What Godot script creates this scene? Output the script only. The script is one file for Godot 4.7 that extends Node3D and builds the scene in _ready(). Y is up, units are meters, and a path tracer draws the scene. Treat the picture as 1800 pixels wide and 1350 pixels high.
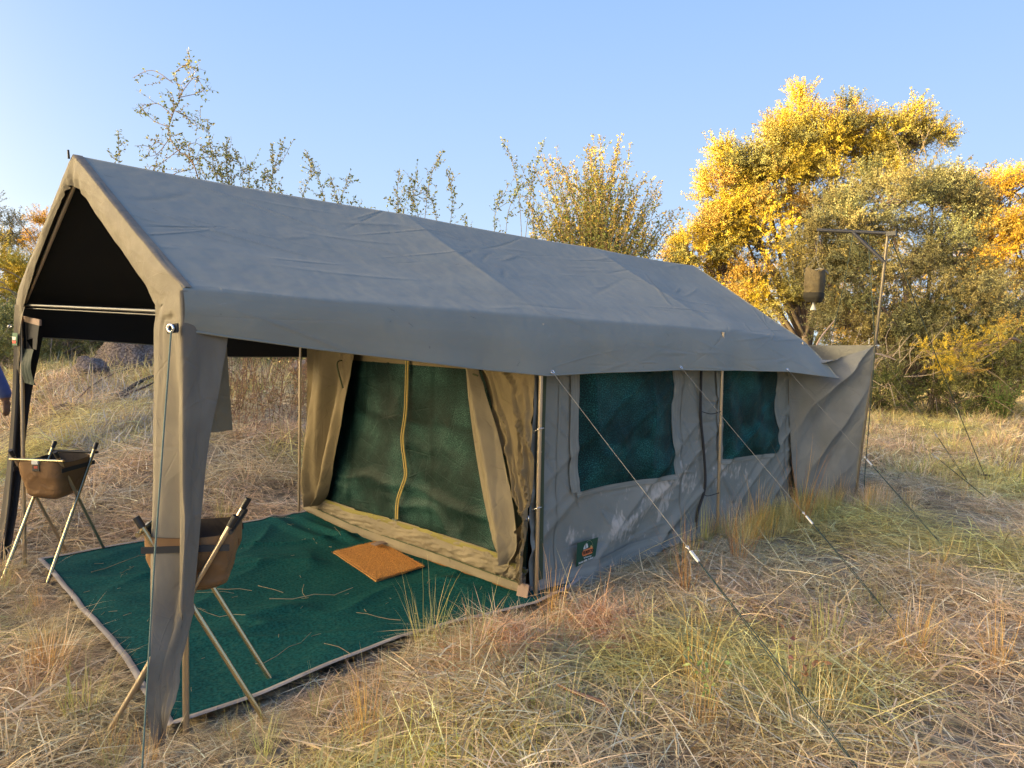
extends Node3D

# Canvas safari tent in dry grass at dusk. x runs along the ridge away from the gable, z towards the viewer's right, y up, metres.

const EXPOSURE := 2.1
const SUN_FROM := Vector3(-0.852, 0.108, -0.512)   # direction towards the sun
const RIDGE := 2.43
const MIDZ := -1.37
const FARZ := -2.74

var rng := RandomNumberGenerator.new()
var taken := {}
var noise_a := FastNoiseLite.new()
var noise_b := FastNoiseLite.new()
var noise_c := FastNoiseLite.new()
var M := {}


# ---------------------------------------------------------------- mesh builder
class MB:
	var v := PackedVector3Array()
	var n := PackedVector3Array()
	var c := PackedColorArray()
	var t := PackedVector2Array()
	var i := PackedInt32Array()

	func tri(a: Vector3, b: Vector3, d: Vector3, col: Color) -> void:
		var nn := (d - a).cross(b - a).normalized()
		var k := v.size()
		v.append(a); v.append(b); v.append(d)
		n.append(nn); n.append(nn); n.append(nn)
		c.append(col); c.append(col); c.append(col)
		t.append(Vector2(0, 0)); t.append(Vector2(1, 0)); t.append(Vector2(0, 1))
		i.append(k); i.append(k + 1); i.append(k + 2)

	func quad(a: Vector3, b: Vector3, d: Vector3, e: Vector3, col := Color.WHITE) -> void:
		tri(a, b, d, col)
		tri(a, d, e, col)

	# diamond leaf, folded a little along its midrib
	func leaf(b: Vector3, d: Vector3, side: Vector3, col: Color) -> void:
		var mid := b + d * 0.45
		var up := d.cross(side).normalized() * side.length() * 0.35
		tri(b, mid + side + up, b + d, col)
		tri(b, b + d, mid - side + up, col)

	func tube(p: Array, r0: float, r1: float, sides := 6, col := Color.WHITE, caps := true) -> void:
		var m := p.size()
		if m < 2:
			return
		var k0 := v.size()
		var up := Vector3.UP
		var d0: Vector3 = (p[1] - p[0]).normalized()
		if absf(d0.y) > 0.9:
			up = Vector3.RIGHT
		for a in m:
			var d: Vector3 = (p[mini(a + 1, m - 1)] - p[maxi(a - 1, 0)]).normalized()
			var x := up.cross(d).normalized()
			var y := d.cross(x)
			up = y
			var r := lerpf(r0, r1, a / float(m - 1))
			for s in sides + 1:
				var q := TAU * s / sides
				var o := x * cos(q) + y * sin(q)
				v.append(p[a] + o * r); n.append(o); c.append(col); t.append(Vector2(s / float(sides), a))
		for a in m - 1:
			for s in sides:
				var b := k0 + a * (sides + 1) + s
				var e := b + sides + 1
				i.append(b); i.append(e); i.append(b + 1)
				i.append(b + 1); i.append(e); i.append(e + 1)
		if caps:
			for s in range(1, sides - 1):
				var a0: Vector3 = v[k0]
				tri(a0, v[k0 + s + 1], v[k0 + s], col)
				var k1 := k0 + (m - 1) * (sides + 1)
				tri(v[k1], v[k1 + s], v[k1 + s + 1], col)

	func box(o: Vector3, x: Vector3, y: Vector3, z: Vector3, col := Color.WHITE) -> void:
		# o is the centre, x y z the half axes
		for s in [[x, y, z], [y, z, x], [z, x, y]]:
			for g in [1.0, -1.0]:
				var f: Vector3 = o + s[2] * g
				var a: Vector3 = s[0] * g
				var b: Vector3 = s[1]
				quad(f - a - b, f - a + b, f + a + b, f + a - b, col)

	# grid of (nu+1) x (nv+1) points from f(u, v)
	func grid(nu: int, nv: int, f: Callable, us := 1.0, vs := 1.0, col := Color.WHITE) -> void:
		var k := v.size()
		var p := PackedVector3Array()
		p.resize((nu + 1) * (nv + 1))
		for b in nv + 1:
			for a in nu + 1:
				p[b * (nu + 1) + a] = f.call(a / float(nu), b / float(nv))
		for b in nv + 1:
			for a in nu + 1:
				var du := p[b * (nu + 1) + mini(a + 1, nu)] - p[b * (nu + 1) + maxi(a - 1, 0)]
				var dv := p[mini(b + 1, nv) * (nu + 1) + a] - p[maxi(b - 1, 0) * (nu + 1) + a]
				v.append(p[b * (nu + 1) + a])
				n.append(du.cross(dv).normalized())
				c.append(col)
				t.append(Vector2(us * a / nu, vs * b / nv))
		for b in nv:
			for a in nu:
				var q := k + b * (nu + 1) + a
				i.append(q); i.append(q + nu + 1); i.append(q + 1)
				i.append(q + 1); i.append(q + nu + 1); i.append(q + nu + 2)

	func mesh() -> ArrayMesh:
		var a := []
		a.resize(Mesh.ARRAY_MAX)
		a[Mesh.ARRAY_VERTEX] = v
		a[Mesh.ARRAY_NORMAL] = n
		a[Mesh.ARRAY_COLOR] = c
		a[Mesh.ARRAY_TEX_UV] = t
		a[Mesh.ARRAY_INDEX] = i
		var out := ArrayMesh.new()
		out.add_surface_from_arrays(Mesh.PRIMITIVE_TRIANGLES, a)
		return out


# ---------------------------------------------------------------- naming and tagging
func numbered(called: String) -> String:
	if not taken.has(called):
		taken[called] = 0
		return called
	taken[called] += 1
	return "%s_%03d" % [called, taken[called]]


func tag(o: Node3D, label: String, category: String, group := "", kind := "") -> Node3D:
	o.set_meta("label", label)
	if category:
		o.set_meta("category", category)
	if group:
		o.set_meta("group", group)
	if kind:
		o.set_meta("kind", kind)
	return o


func thing(called: String, label: String, category: String, at := Vector3.ZERO, group := "") -> Node3D:
	var o := Node3D.new()
	o.name = numbered(called)
	add_child(o, true)
	o.position = at
	tag(o, label, category, group)
	return o


var part_counts := {}

func part(called: String, mesh: Mesh, mat: Material, parent: Node) -> MeshInstance3D:
	var o := MeshInstance3D.new()
	if parent == self:
		o.name = numbered(called)
	else:
		var key := str(parent.get_instance_id()) + called
		var k: int = part_counts.get(key, 0)
		part_counts[key] = k + 1
		o.name = called if k == 0 else "%s_%03d" % [called, k]
	o.mesh = mesh
	o.material_override = mat
	parent.add_child(o, true)
	return o


func multi(called: String, mesh: Mesh, mat: Material, xf: Array, cols: Array, parent: Node) -> MultiMeshInstance3D:
	var mm := MultiMesh.new()
	mm.transform_format = MultiMesh.TRANSFORM_3D
	mm.use_colors = true
	mm.mesh = mesh
	mm.instance_count = xf.size()
	var buf := PackedFloat32Array()
	buf.resize(xf.size() * 16)
	for k in xf.size():
		var t: Transform3D = xf[k]
		var b := k * 16
		buf[b] = t.basis.x.x; buf[b + 1] = t.basis.y.x; buf[b + 2] = t.basis.z.x; buf[b + 3] = t.origin.x
		buf[b + 4] = t.basis.x.y; buf[b + 5] = t.basis.y.y; buf[b + 6] = t.basis.z.y; buf[b + 7] = t.origin.y
		buf[b + 8] = t.basis.x.z; buf[b + 9] = t.basis.y.z; buf[b + 10] = t.basis.z.z; buf[b + 11] = t.origin.z
		var c: Color = cols[k]
		buf[b + 12] = c.r; buf[b + 13] = c.g; buf[b + 14] = c.b; buf[b + 15] = 1.0
	mm.buffer = buf
	var o := MultiMeshInstance3D.new()
	o.multimesh = mm
	mesh.surface_set_material(0, mat)
	var key := str(parent.get_instance_id()) + called
	var n: int = part_counts.get(key, 0)
	part_counts[key] = n + 1
	o.name = called if n == 0 else "%s_%03d" % [called, n]
	o.set_meta("kind", "stuff")
	parent.add_child(o, true)
	return o


# ---------------------------------------------------------------- small maths
func lin(r: float, g: float, b: float) -> Color:
	return Color(r, g, b).linear_to_srgb()


func tab(x: float, rows: Array, col := 1) -> float:
	# piecewise linear lookup: rows of [key, a, b, ...] with rising keys
	if x <= rows[0][0]:
		return rows[0][col]
	for k in range(1, rows.size()):
		if x <= rows[k][0]:
			var a: Array = rows[k - 1]
			var b: Array = rows[k]
			return lerpf(a[col], b[col], (x - a[0]) / (b[0] - a[0]))
	return rows[-1][col]


func along(rows: Array, s: float) -> Vector3:
	# smooth point at s in [0, 1] along a list of [x, y, z]
	var f := clampf(s, 0, 1) * (rows.size() - 1)
	var k := mini(int(f), rows.size() - 2)
	var w := f - k
	var g := func(j: int) -> Vector3:
		var q: Array = rows[clampi(j, 0, rows.size() - 1)]
		return Vector3(q[0], q[1], q[2])
	var a: Vector3 = g.call(k)
	return a.cubic_interpolate(g.call(k + 1), g.call(k - 1), g.call(k + 2), w)


func curve(pts: Array, each := 4) -> Array:
	var out := []
	for k in pts.size() - 1:
		for j in each:
			var a: Vector3 = pts[k]
			out.append(a.cubic_interpolate(pts[k + 1], pts[maxi(k - 1, 0)], pts[mini(k + 2, pts.size() - 1)], j / float(each)))
	out.append(pts[-1])
	return out


func crease(nz: FastNoiseLite, x: float, y: float, sharp := 4.0) -> float:
	var a := maxf(0.0, 1.0 - absf(nz.get_noise_2d(x, y)) * sharp)
	return a * a


func rv(s := 1.0) -> Vector3:
	return Vector3(rng.randfn(), rng.randfn(), rng.randfn()).normalized() * s


func rf(a: float, b: float) -> float:
	return rng.randf_range(a, b)


func rotated_basis(d: Vector3, spin: float) -> Basis:
	# +y along d
	var y := d.normalized()
	var x := y.cross(Vector3.FORWARD if absf(y.z) < 0.9 else Vector3.RIGHT).normalized()
	return Basis(x, y, x.cross(y)) * Basis(Vector3.UP, spin)


# ---------------------------------------------------------------- materials
func mat(c: Color, rough := 0.8, metal := 0.0) -> StandardMaterial3D:
	var m := StandardMaterial3D.new()
	m.albedo_color = c
	m.roughness = rough
	m.metallic = metal
	m.cull_mode = BaseMaterial3D.CULL_DISABLED
	return m


func noise_tex(freq: float, octaves: int, ramp: Array, size := 512, normal := false, bump := 4.0, sd := 1, kind := FastNoiseLite.TYPE_SIMPLEX_SMOOTH) -> NoiseTexture2D:
	var t := NoiseTexture2D.new()
	t.width = size
	t.height = size
	t.seamless = true
	var n := FastNoiseLite.new()
	n.noise_type = kind
	n.frequency = freq
	n.fractal_octaves = octaves
	n.seed = sd
	t.noise = n
	t.as_normal_map = normal
	t.bump_strength = bump
	if ramp.size():
		var g := Gradient.new()
		var at := PackedFloat32Array()
		var cs := PackedColorArray()
		for r in ramp:
			at.append(r[0])
			cs.append(r[1])
		g.offsets = at
		g.colors = cs
		t.color_ramp = g
	return t


func canvas(r: float, g: float, b: float, fade := 0.12, sd := 1) -> StandardMaterial3D:
	# cotton canvas: base colour with faint fading, fine creasing
	var m := mat(Color.WHITE, 0.78)
	var a := lin(r * (1 - fade), g * (1 - fade), b * (1 - fade))
	var c := lin(r * (1 + fade), g * (1 + fade), b * (1 + fade * 0.9))
	m.albedo_texture = noise_tex(0.006, 5, [[0.25, a], [0.75, c]], 512, false, 4, sd)
	m.normal_enabled = true
	m.normal_texture = M.cloth_creases
	m.normal_scale = 0.6
	m.metallic_specular = 0.35
	return m


func crease_map(w: int, h: int, n: int, lean: float, spread: float, long: float, depth: float, sd: int) -> ImageTexture:
	# normal map of straight tension creases: each a thin soft ridge or furrow that fades out at its ends
	var r := RandomNumberGenerator.new()
	r.seed = sd
	var f := PackedFloat32Array()
	f.resize(w * h)
	for k in n:
		var a := lean + r.randfn() * spread
		var l := long * r.randf_range(0.25, 1.0)
		var o := Vector2(r.randf() * w, r.randf() * h)
		var d := Vector2(cos(a), sin(a))
		var bow := r.randf_range(-0.12, 0.12)
		var wide := r.randf_range(2.5, 7.5)
		var amp := r.randf_range(0.25, 1.0) * (1.0 if r.randf() < 0.6 else -0.7)
		var hw := int(wide * 2.2) + 1
		for i in int(l):
			var s := i / l
			var p := o + d * i + Vector2(-d.y, d.x) * bow * l * s * (1 - s)
			var e := sin(PI * s)
			for j in range(-hw, hw + 1):
				var q := p + Vector2(-d.y, d.x) * j
				var at := posmod(int(q.y), h) * w + posmod(int(q.x), w)
				f[at] = lerpf(f[at], amp * e, exp(-j * j / (wide * wide)))
	var nz := FastNoiseLite.new()
	nz.seed = sd
	nz.frequency = 0.012
	nz.fractal_octaves = 3
	var im := Image.create(w, h, false, Image.FORMAT_RF)
	for y in h:
		for x in w:
			im.set_pixel(x, y, Color(0.5 + 0.25 * f[y * w + x] + 0.12 * nz.get_noise_2d(x, y), 0, 0))
	im.bump_map_to_normal_map(depth)
	return ImageTexture.create_from_image(im)


func fly_print() -> ImageTexture:
	# canvas colour over the whole roof: faint fading, dust and a few droppings and scuffs
	var w := 1024
	var h := 640
	var r := RandomNumberGenerator.new()
	r.seed = 77
	var nz := FastNoiseLite.new()
	nz.frequency = 0.01
	nz.fractal_octaves = 4
	var im := Image.create(w, h, false, Image.FORMAT_RGB8)
	for y in h:
		for x in w:
			var f := 1.0 + 0.035 * nz.get_noise_2d(x, y) + 0.05 * nz.get_noise_2d(x * 0.15, y * 3.0)
			im.set_pixel(x, y, lin(0.238 * f, 0.24 * f, 0.2 * f))
	for k in 260:
		var p := Vector2(r.randf() * w, r.randf() * h)
		var d := Vector2.from_angle(r.randf() * TAU)
		var c := lin(0.34, 0.33, 0.3) if r.randf() < 0.7 else lin(0.1, 0.1, 0.09)
		for i in r.randi_range(1, 9):
			var q := p + d * i * 0.8
			im.set_pixel(posmod(int(q.x), w), posmod(int(q.y), h), im.get_pixel(posmod(int(q.x), w), posmod(int(q.y), h)).lerp(c, r.randf_range(0.1, 0.5)))
	return ImageTexture.create_from_image(im)


func leafy(back := 0.5, rough := 0.55) -> StandardMaterial3D:
	var m := mat(Color.WHITE, rough)
	m.vertex_color_use_as_albedo = true
	m.metallic_specular = 0.3
	if back > 0:
		m.backlight_enabled = true
		m.backlight = Color(back, back, back)
	return m


func make_materials() -> void:
	M.cloth_creases = crease_map(1024, 1024, 150, 0.9, 0.9, 420, 14.0, 2)
	M.fly = canvas(0.192, 0.2, 0.178, 0.035, 3)
	M.fly.albedo_texture = fly_print()
	M.fly.normal_texture = crease_map(2048, 1280, 170, 0.1, 0.32, 460, 12.0, 6)
	M.fly.uv1_scale = Vector3(1.0 / 6.1, 1.0 / 3.8, 1)
	M.fly.normal_scale = 0.75
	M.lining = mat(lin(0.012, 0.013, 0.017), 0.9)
	M.cubicle = canvas(0.2, 0.198, 0.175, 0.1, 6)
	M.wall = canvas(0.225, 0.224, 0.188, 0.1, 5)
	M.gable = canvas(0.17, 0.15, 0.115, 0.1, 9)
	M.tan = canvas(0.165, 0.13, 0.074, 0.1, 11)
	M.sill = canvas(0.19, 0.16, 0.108, 0.1, 13)
	M.dark_cloth = mat(lin(0.02, 0.021, 0.024), 0.8)
	M.binding = mat(lin(0.045, 0.06, 0.025), 0.8)
	M.black = mat(lin(0.015, 0.015, 0.016), 0.5)
	M.steel = mat(lin(0.5, 0.42, 0.32), 0.32, 0.85)
	M.dark_steel = mat(lin(0.15, 0.125, 0.085), 0.45, 0.35)
	M.brass = mat(lin(0.5, 0.42, 0.25), 0.25, 0.9)
	M.greytube = mat(lin(0.1, 0.1, 0.1), 0.5, 0.4)
	M.black_tube = mat(lin(0.035, 0.036, 0.042), 0.55, 0.2)
	M.chrome = mat(lin(0.75, 0.75, 0.74), 0.2, 0.9)
	M.white = mat(lin(0.6, 0.59, 0.54), 0.6)
	M.rope = mat(lin(0.03, 0.05, 0.04), 0.8)
	M.rope_pale = mat(lin(0.2, 0.19, 0.165), 0.8)
	M.zip = canvas(0.33, 0.24, 0.075, 0.12, 15)
	M.zip_green = canvas(0.17, 0.15, 0.045, 0.12, 17)
	M.web = canvas(0.26, 0.19, 0.155, 0.1, 19)
	M.floor = canvas(0.17, 0.075, 0.018, 0.3, 21)
	M.bag = canvas(0.2, 0.115, 0.055, 0.12, 23)
	M.bag.roughness = 0.5
	M.bag_in = canvas(0.06, 0.048, 0.04, 0.12, 25)
	M.edge = canvas(0.33, 0.29, 0.25, 0.15, 27)
	# dark green shade mesh of the door and windows
	var s := mat(Color.WHITE, 0.6)
	s.albedo_texture = noise_tex(0.21, 2, [[0.3, lin(0.002, 0.010, 0.009)], [0.54, lin(0.0045, 0.025, 0.021)], [0.66, lin(0.011, 0.05, 0.043)], [0.76, lin(0.17, 0.32, 0.28)]], 1024, false, 4, 31)
	s.normal_enabled = true
	s.normal_texture = crease_map(1024, 1024, 60, 0.7, 0.8, 420, 14.0, 33)
	s.normal_scale = 0.8
	s.metallic_specular = 0.25
	s.roughness = 0.6
	s.detail_enabled = true
	s.detail_blend_mode = BaseMaterial3D.BLEND_MODE_MUL
	s.detail_albedo = noise_tex(0.004, 3, [[0.25, Color(0.62, 0.66, 0.66)], [0.75, Color(1, 1, 1)]], 512, false, 4, 37)
	M.screen = s
	var w := s.duplicate()
	w.albedo_texture = noise_tex(0.16, 3, [[0.3, lin(0.004, 0.034, 0.031)], [0.55, lin(0.008, 0.062, 0.057)], [0.72, lin(0.03, 0.15, 0.145)]], 512, false, 4, 35)
	M.window = w
	M.sheet = sheet_material()
	M.bark = mat(Color.WHITE, 0.9)
	M.bark.vertex_color_use_as_albedo = true
	M.leaf = leafy(0.6)
	M.leaf_dull = leafy(0.35)
	M.blade = leafy(0.8, 0.6)
	M.straw = leafy(0.8, 0.65)


func sheet_material() -> StandardMaterial3D:
	# knitted shade net: rows of small stitches, dust lying in patches
	var size := 512
	var im := Image.create(size, size, false, Image.FORMAT_RGB8)
	var nz := FastNoiseLite.new()
	nz.frequency = 0.03
	nz.fractal_octaves = 3
	for y in size:
		for x in size:
			var row := (y / 8) % 2
			var px := posmod(x + row * 4, 8)
			var py := posmod(y, 8)
			var d := Vector2(px - 3.5, py - 3.5).length() / 4.0
			var k := clampf(1.25 - d, 0.15, 1.0)
			var v := 0.75 + 0.5 * nz.get_noise_2d(x, y)
			var c := lin(0.005 * v + 0.011 * k * v, 0.042 * v + 0.084 * k * v, 0.041 * v + 0.077 * k * v)
			im.set_pixel(x, y, c)
	var m := mat(Color.WHITE, 0.62)
	m.albedo_texture = ImageTexture.create_from_image(im)
	m.uv1_scale = Vector3(3.2, 3.2, 1)
	m.roughness = 0.8
	m.metallic_specular = 0.15
	m.normal_enabled = true
	m.normal_texture = crease_map(1024, 1024, 120, 0.3, 0.7, 520, 6.0, 41)
	m.normal_scale = 0.7
	# dust
	m.detail_enabled = true
	m.detail_blend_mode = BaseMaterial3D.BLEND_MODE_MIX
	m.detail_uv_layer = BaseMaterial3D.DETAIL_UV_1
	m.detail_albedo = noise_tex(0.011, 5, [[0.5, Color(0.2, 0.35, 0.3, 0.0)], [0.8, Color(0.24, 0.4, 0.34, 0.22)]], 512, false, 4, 43)
	return m


# ---------------------------------------------------------------- the ground
func ground(x: float, z: float) -> float:
	var d2 := pow((x - 2.6) / 3.7, 2) + pow((z + 9.0) / 3.3, 2)
	var h := 1.0 * smoothstep(-0.7, 1.5, x) * exp(-d2 / 2) * smoothstep(-2.75, -4.3, z)
	var far := maxf(maxf(-0.3 - x, x - 6.9), maxf(z - 0.15, FARZ - 0.1 - z))
	var rough := smoothstep(0.0, 1.2, far)
	h += rough * (0.05 * noise_a.get_noise_2d(x * 9, z * 9) + 0.12 * noise_a.get_noise_2d(x * 1.6 + 40, z * 1.6))
	return h - 0.012


func sheet_right(x: float) -> float:
	return tab(x, [[-0.04, -0.049], [0.325, -0.04], [0.685, -0.066], [1.1, -0.09], [1.43, -0.04], [1.944, 0.073], [2.206, 0.05], [2.65, -0.07], [2.957, -0.2], [3.1, -0.4]])


func sheet_front(z: float) -> float:
	return tab(z, [[-2.6, 0.09], [-1.82, 0.061], [-1.12, 0.045], [-0.84, 0.03], [-0.05, -0.036]])


func covered(x: float, z: float, m := 0.0) -> bool:
	if x > 2.03 and x < 6.62 - m and z < tab(x, [[2, -0.08], [5.8, -0.06], [6.6, 0.3]]) - m and z > -2.72 + m:
		return true
	return x > sheet_front(z) + m and x < 3.05 and z < sheet_right(x) - m and z > -2.64 + m


func build_ground() -> void:
	var xs := []
	var x := -4.0
	while x < 14.0:
		xs.append(x); x += 0.16
	while x < 400.0:
		xs.append(x); x += maxf(0.2, (x - 12.0) * 0.14)
	x = -4.0
	var neg := []
	while x > -400.0:
		x -= maxf(0.2, (-x - 3.0) * 0.16); neg.append(x)
	neg.reverse()
	xs = neg + xs
	var zs := []
	var z := -14.0
	while z < 4.0:
		zs.append(z); z += 0.16
	while z < 400.0:
		zs.append(z); z += maxf(0.2, (z - 3.0) * 0.16)
	z = -14.0
	neg = []
	while z > -400.0:
		z -= maxf(0.2, (-z - 13.0) * 0.16); neg.append(z)
	neg.reverse()
	zs = neg + zs
	var b := MB.new()
	b.grid(xs.size() - 1, zs.size() - 1, func(u: float, v: float) -> Vector3:
		var gx: float = xs[roundi(u * (xs.size() - 1))]
		var gz: float = zs[roundi(v * (zs.size() - 1))]
		return Vector3(gx, ground(gx, gz), gz))
	var m := mat(Color.WHITE, 0.95)
	m.albedo_texture = noise_tex(0.02, 5, [[0.2, lin(0.12, 0.09, 0.055)], [0.5, lin(0.27, 0.21, 0.125)], [0.8, lin(0.42, 0.335, 0.2)]], 1024, false, 4, 51)
	m.uv1_triplanar = true
	m.uv1_world_triplanar = true
	m.uv1_scale = Vector3(0.35, 0.35, 0.35)
	m.normal_enabled = true
	m.normal_texture = noise_tex(0.05, 5, [], 512, true, 9.0, 53)
	var o := part("ground", b.mesh(), m, self)
	tag(o, "dry sandy ground under the grass all round the tent", "ground", "", "structure")


# ---------------------------------------------------------------- sky, sun, camera
func build_world() -> void:
	var cam := Camera3D.new()
	cam.name = "camera"
	cam.fov = 57.5
	cam.near = 0.05
	cam.far = 1200.0
	add_child(cam)
	cam.transform = Transform3D(Basis(Vector3(0.695215, 0.026556, 0.718312), Vector3(0.030596, 0.997317, -0.066483), Vector3(-0.71815, 0.068198, 0.692538)).orthonormalized(), Vector3(-1.02974, 1.58303, 2.70797))
	cam.current = true

	var w := 512
	var h := 256
	var im := Image.create(w, h, false, Image.FORMAT_RGBF)
	var cl := FastNoiseLite.new()
	cl.frequency = 0.9
	cl.fractal_octaves = 5
	cl.seed = 5
	var sun_flat := Vector3(SUN_FROM.x, 0, SUN_FROM.z).normalized()
	for y in h:
		var el := PI / 2 - PI * (y + 0.5) / h
		for x in w:
			var th := TAU * (x + 0.5) / w
			var d := Vector3(sin(th) * cos(el), sin(el), -cos(th) * cos(el))
			var s := maxf(sin(el), 0.0)
			var k := pow(s, 0.62)
			var zen := Color(0.165, 0.375, 0.92)
			var hor := Color(0.72, 0.92, 1.03)
			var c := hor.lerp(zen, minf(1.0, k * 1.18))
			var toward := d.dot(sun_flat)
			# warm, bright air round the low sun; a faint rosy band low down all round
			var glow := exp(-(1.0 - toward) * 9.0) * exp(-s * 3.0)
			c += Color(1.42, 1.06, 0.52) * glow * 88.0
			var low := exp(-s * 9.0)
			c += Color(0.07, 0.04, 0.0) * low
			# thin streaks of cloud low on the sunward side
			var st := smoothstep(0.08, 0.5, cl.get_noise_3d(d.x * 1.6, d.y * 11.0, d.z * 1.6)) * smoothstep(0.02, 0.1, s) * smoothstep(0.34, 0.2, s) * smoothstep(0.1, 0.6, toward)
			c += Color(0.3, 0.3, 0.27) * st
			if el < 0:
				c = Color(0.2, 0.17, 0.12)
			im.set_pixel(x, y, Color(c.r / EXPOSURE, c.g / EXPOSURE, c.b / EXPOSURE))
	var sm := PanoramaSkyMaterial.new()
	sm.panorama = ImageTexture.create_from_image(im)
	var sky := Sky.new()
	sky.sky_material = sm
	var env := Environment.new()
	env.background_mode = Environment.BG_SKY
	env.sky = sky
	env.tonemap_mode = Environment.TONE_MAPPER_LINEAR
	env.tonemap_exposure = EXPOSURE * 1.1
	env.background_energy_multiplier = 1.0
	env.sdfgi_enabled = true
	env.ssao_enabled = true
	env.ssil_enabled = true
	var we := WorldEnvironment.new()
	we.name = "world_environment"
	we.environment = env
	add_child(we)

	var sun := DirectionalLight3D.new()
	sun.name = "sun"
	sun.light_color = Color(1.0, 0.9, 0.63)
	sun.light_energy = 1.6
	sun.light_angular_distance = 0.5
	sun.shadow_enabled = true
	add_child(sun)
	sun.basis = Basis.looking_at(-SUN_FROM.normalized(), Vector3.UP)


func _ready() -> void:
	rng.seed = 4711
	noise_a.frequency = 0.1
	noise_a.seed = 3
	noise_b.frequency = 1.0
	noise_b.seed = 17
	noise_b.fractal_octaves = 2
	noise_c.frequency = 1.0
	noise_c.seed = 29
	noise_c.fractal_octaves = 3
	build_world()
	make_materials()
	build_ground()
	build_tent()
	build_shower()
	build_trees()
	build_ground_sheet()
	build_stands()
	build_person()
	build_grass()


# ---------------------------------------------------------------- the tent
const HEM := [[-0.03, 1.577, 0.0], [0.166, 1.551, 0.006], [0.542, 1.507, 0.02], [0.966, 1.464, 0.036], [1.424, 1.413, 0.054], [1.979, 1.364, 0.075], [2.633, 1.376, 0.08], [3.392, 1.374, 0.08], [4.308, 1.361, 0.107], [5.137, 1.335, 0.157], [6.091, 1.258, 0.269]]


func eave(x: float) -> float:
	return tab(x, [[0.0, 1.73], [2.2, 1.70], [3.6, 1.685], [4.5, 1.67], [6.1, 1.625]])


func fly(x: float, q: float, side: float, inset := 0.0) -> Vector3:
	var e := eave(x)
	var zf := lerpf(0.0, -0.11, smoothstep(4.6, 6.1, x)) if side > 0 else FARZ
	var out: Vector3
	# slack between the frames
	var bay := 0.0
	for f in [[0.0, 2.05], [2.05, 4.24], [4.24, 6.09]]:
		if x >= f[0] and x <= f[1]:
			bay = pow(sin(PI * (x - f[0]) / (f[1] - f[0])), 0.75)
	var run := x + (q - 0.5) * 0.5 * side
	var wr := 0.005 * noise_b.get_noise_2d(run * 0.35 + 9, q * 1.0) + 0.003 * sin(q * 26.0 + 2.0 * noise_b.get_noise_2d(x * 0.3, 5.0)) * bay * smoothstep(0.1, 0.4, q)
	# drawn tight into the guy points
	if q < 0.75:
		var t := q / 0.75
		out = Vector3(x, lerpf(RIDGE, e, t), lerpf(MIDZ, zf, t))
		var nrm := Vector3(0, 0.89, 0.456 * side)
		out += nrm * (wr * smoothstep(0.0, 0.12, t) * smoothstep(1.0, 0.9, t) - 0.042 * bay * sin(PI * pow(t, 0.85)) - inset)
		out.y -= 0.012 * bay * (1.0 - t)
		# long pulls running from the hem corner up the slope
		var fan := sin((x * 1.3 + t * 2.1) * 5.0) * exp(-pow((x - 4.3 - (1 - t) * 1.1) / 0.5, 2)) * 0.006
		out += nrm * fan * smoothstep(0.1, 0.4, t)
	else:
		var t := (q - 0.75) / 0.25
		var hy := tab(x, HEM, 1)
		var hz := tab(x, HEM, 2) if side > 0 else FARZ - 0.03
		if side < 0:
			hy = tab(x, [[0.0, 1.5], [0.39, 1.48], [0.83, 1.45], [1.38, 1.36], [6.1, 1.33]])
		# the hem droops between the guys
		var droop := 0.0
		for g in [[1.98, 3.39], [3.39, 5.1]]:
			if x > g[0] and x < g[1]:
				droop = sin(PI * (x - g[0]) / (g[1] - g[0]))
		var belly := sin(PI * t) * 0.018
		out = Vector3(x, lerpf(e, hy, t) - 0.004 * droop * t, lerpf(zf, hz, t) + side * (belly + wr * 1.0 * smoothstep(0.0, 0.2, t) - 0.012 * droop * t - inset))
		out.z += side * 0.012 * sin(x * 7.0 + 2.0 * noise_b.get_noise_2d(x, 3.0)) * t * smoothstep(0.0, 0.5, x)
	return out


func fly_q(v: float) -> Array:
	# v in [0,1] from the right hem over the ridge to the far hem
	var s := 1.0 - 2.0 * v
	return [absf(s), 1.0 if s >= 0 else -1.0]


func rows_cloth(a: Array, b: Array, bump: Callable, nu := 30, nv := 60, us := 1.0, vs := 1.0) -> ArrayMesh:
	# cloth between two edges, rippled by bump(u, v) -> Vector3
	var m := MB.new()
	m.grid(nu, nv, func(u: float, v: float) -> Vector3:
		return along(a, v).lerp(along(b, v), u) + bump.call(u, v), us, vs)
	return m.mesh()


func strip(pts: Array, wide: Vector3, lift: Vector3, thick := 0.003) -> ArrayMesh:
	var m := MB.new()
	var p := curve(pts, 6)
	for k in p.size() - 1:
		var a: Vector3 = p[k] + lift
		var b: Vector3 = p[k + 1] + lift
		var mid: Vector3 = (a + b) / 2
		m.box(mid, (b - a) * 0.5, wide * 0.5, (b - a).cross(wide).normalized() * thick)
	return m.mesh()


func tube_mesh(pts: Array, r: float, sides := 8, r1 := -1.0) -> ArrayMesh:
	var m := MB.new()
	m.tube(pts, r, r if r1 < 0 else r1, sides)
	return m.mesh()


func ring_mesh(at: Vector3, axis: Vector3, radius: float, thick: float) -> ArrayMesh:
	var m := MB.new()
	var bs := rotated_basis(axis, 0)
	var p := []
	for k in 15:
		p.append(at + bs * (Vector3(cos(TAU * k / 14), 0, sin(TAU * k / 14)) * radius))
	m.tube(p, thick, thick, 6, Color.WHITE, false)
	return m.mesh()


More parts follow.
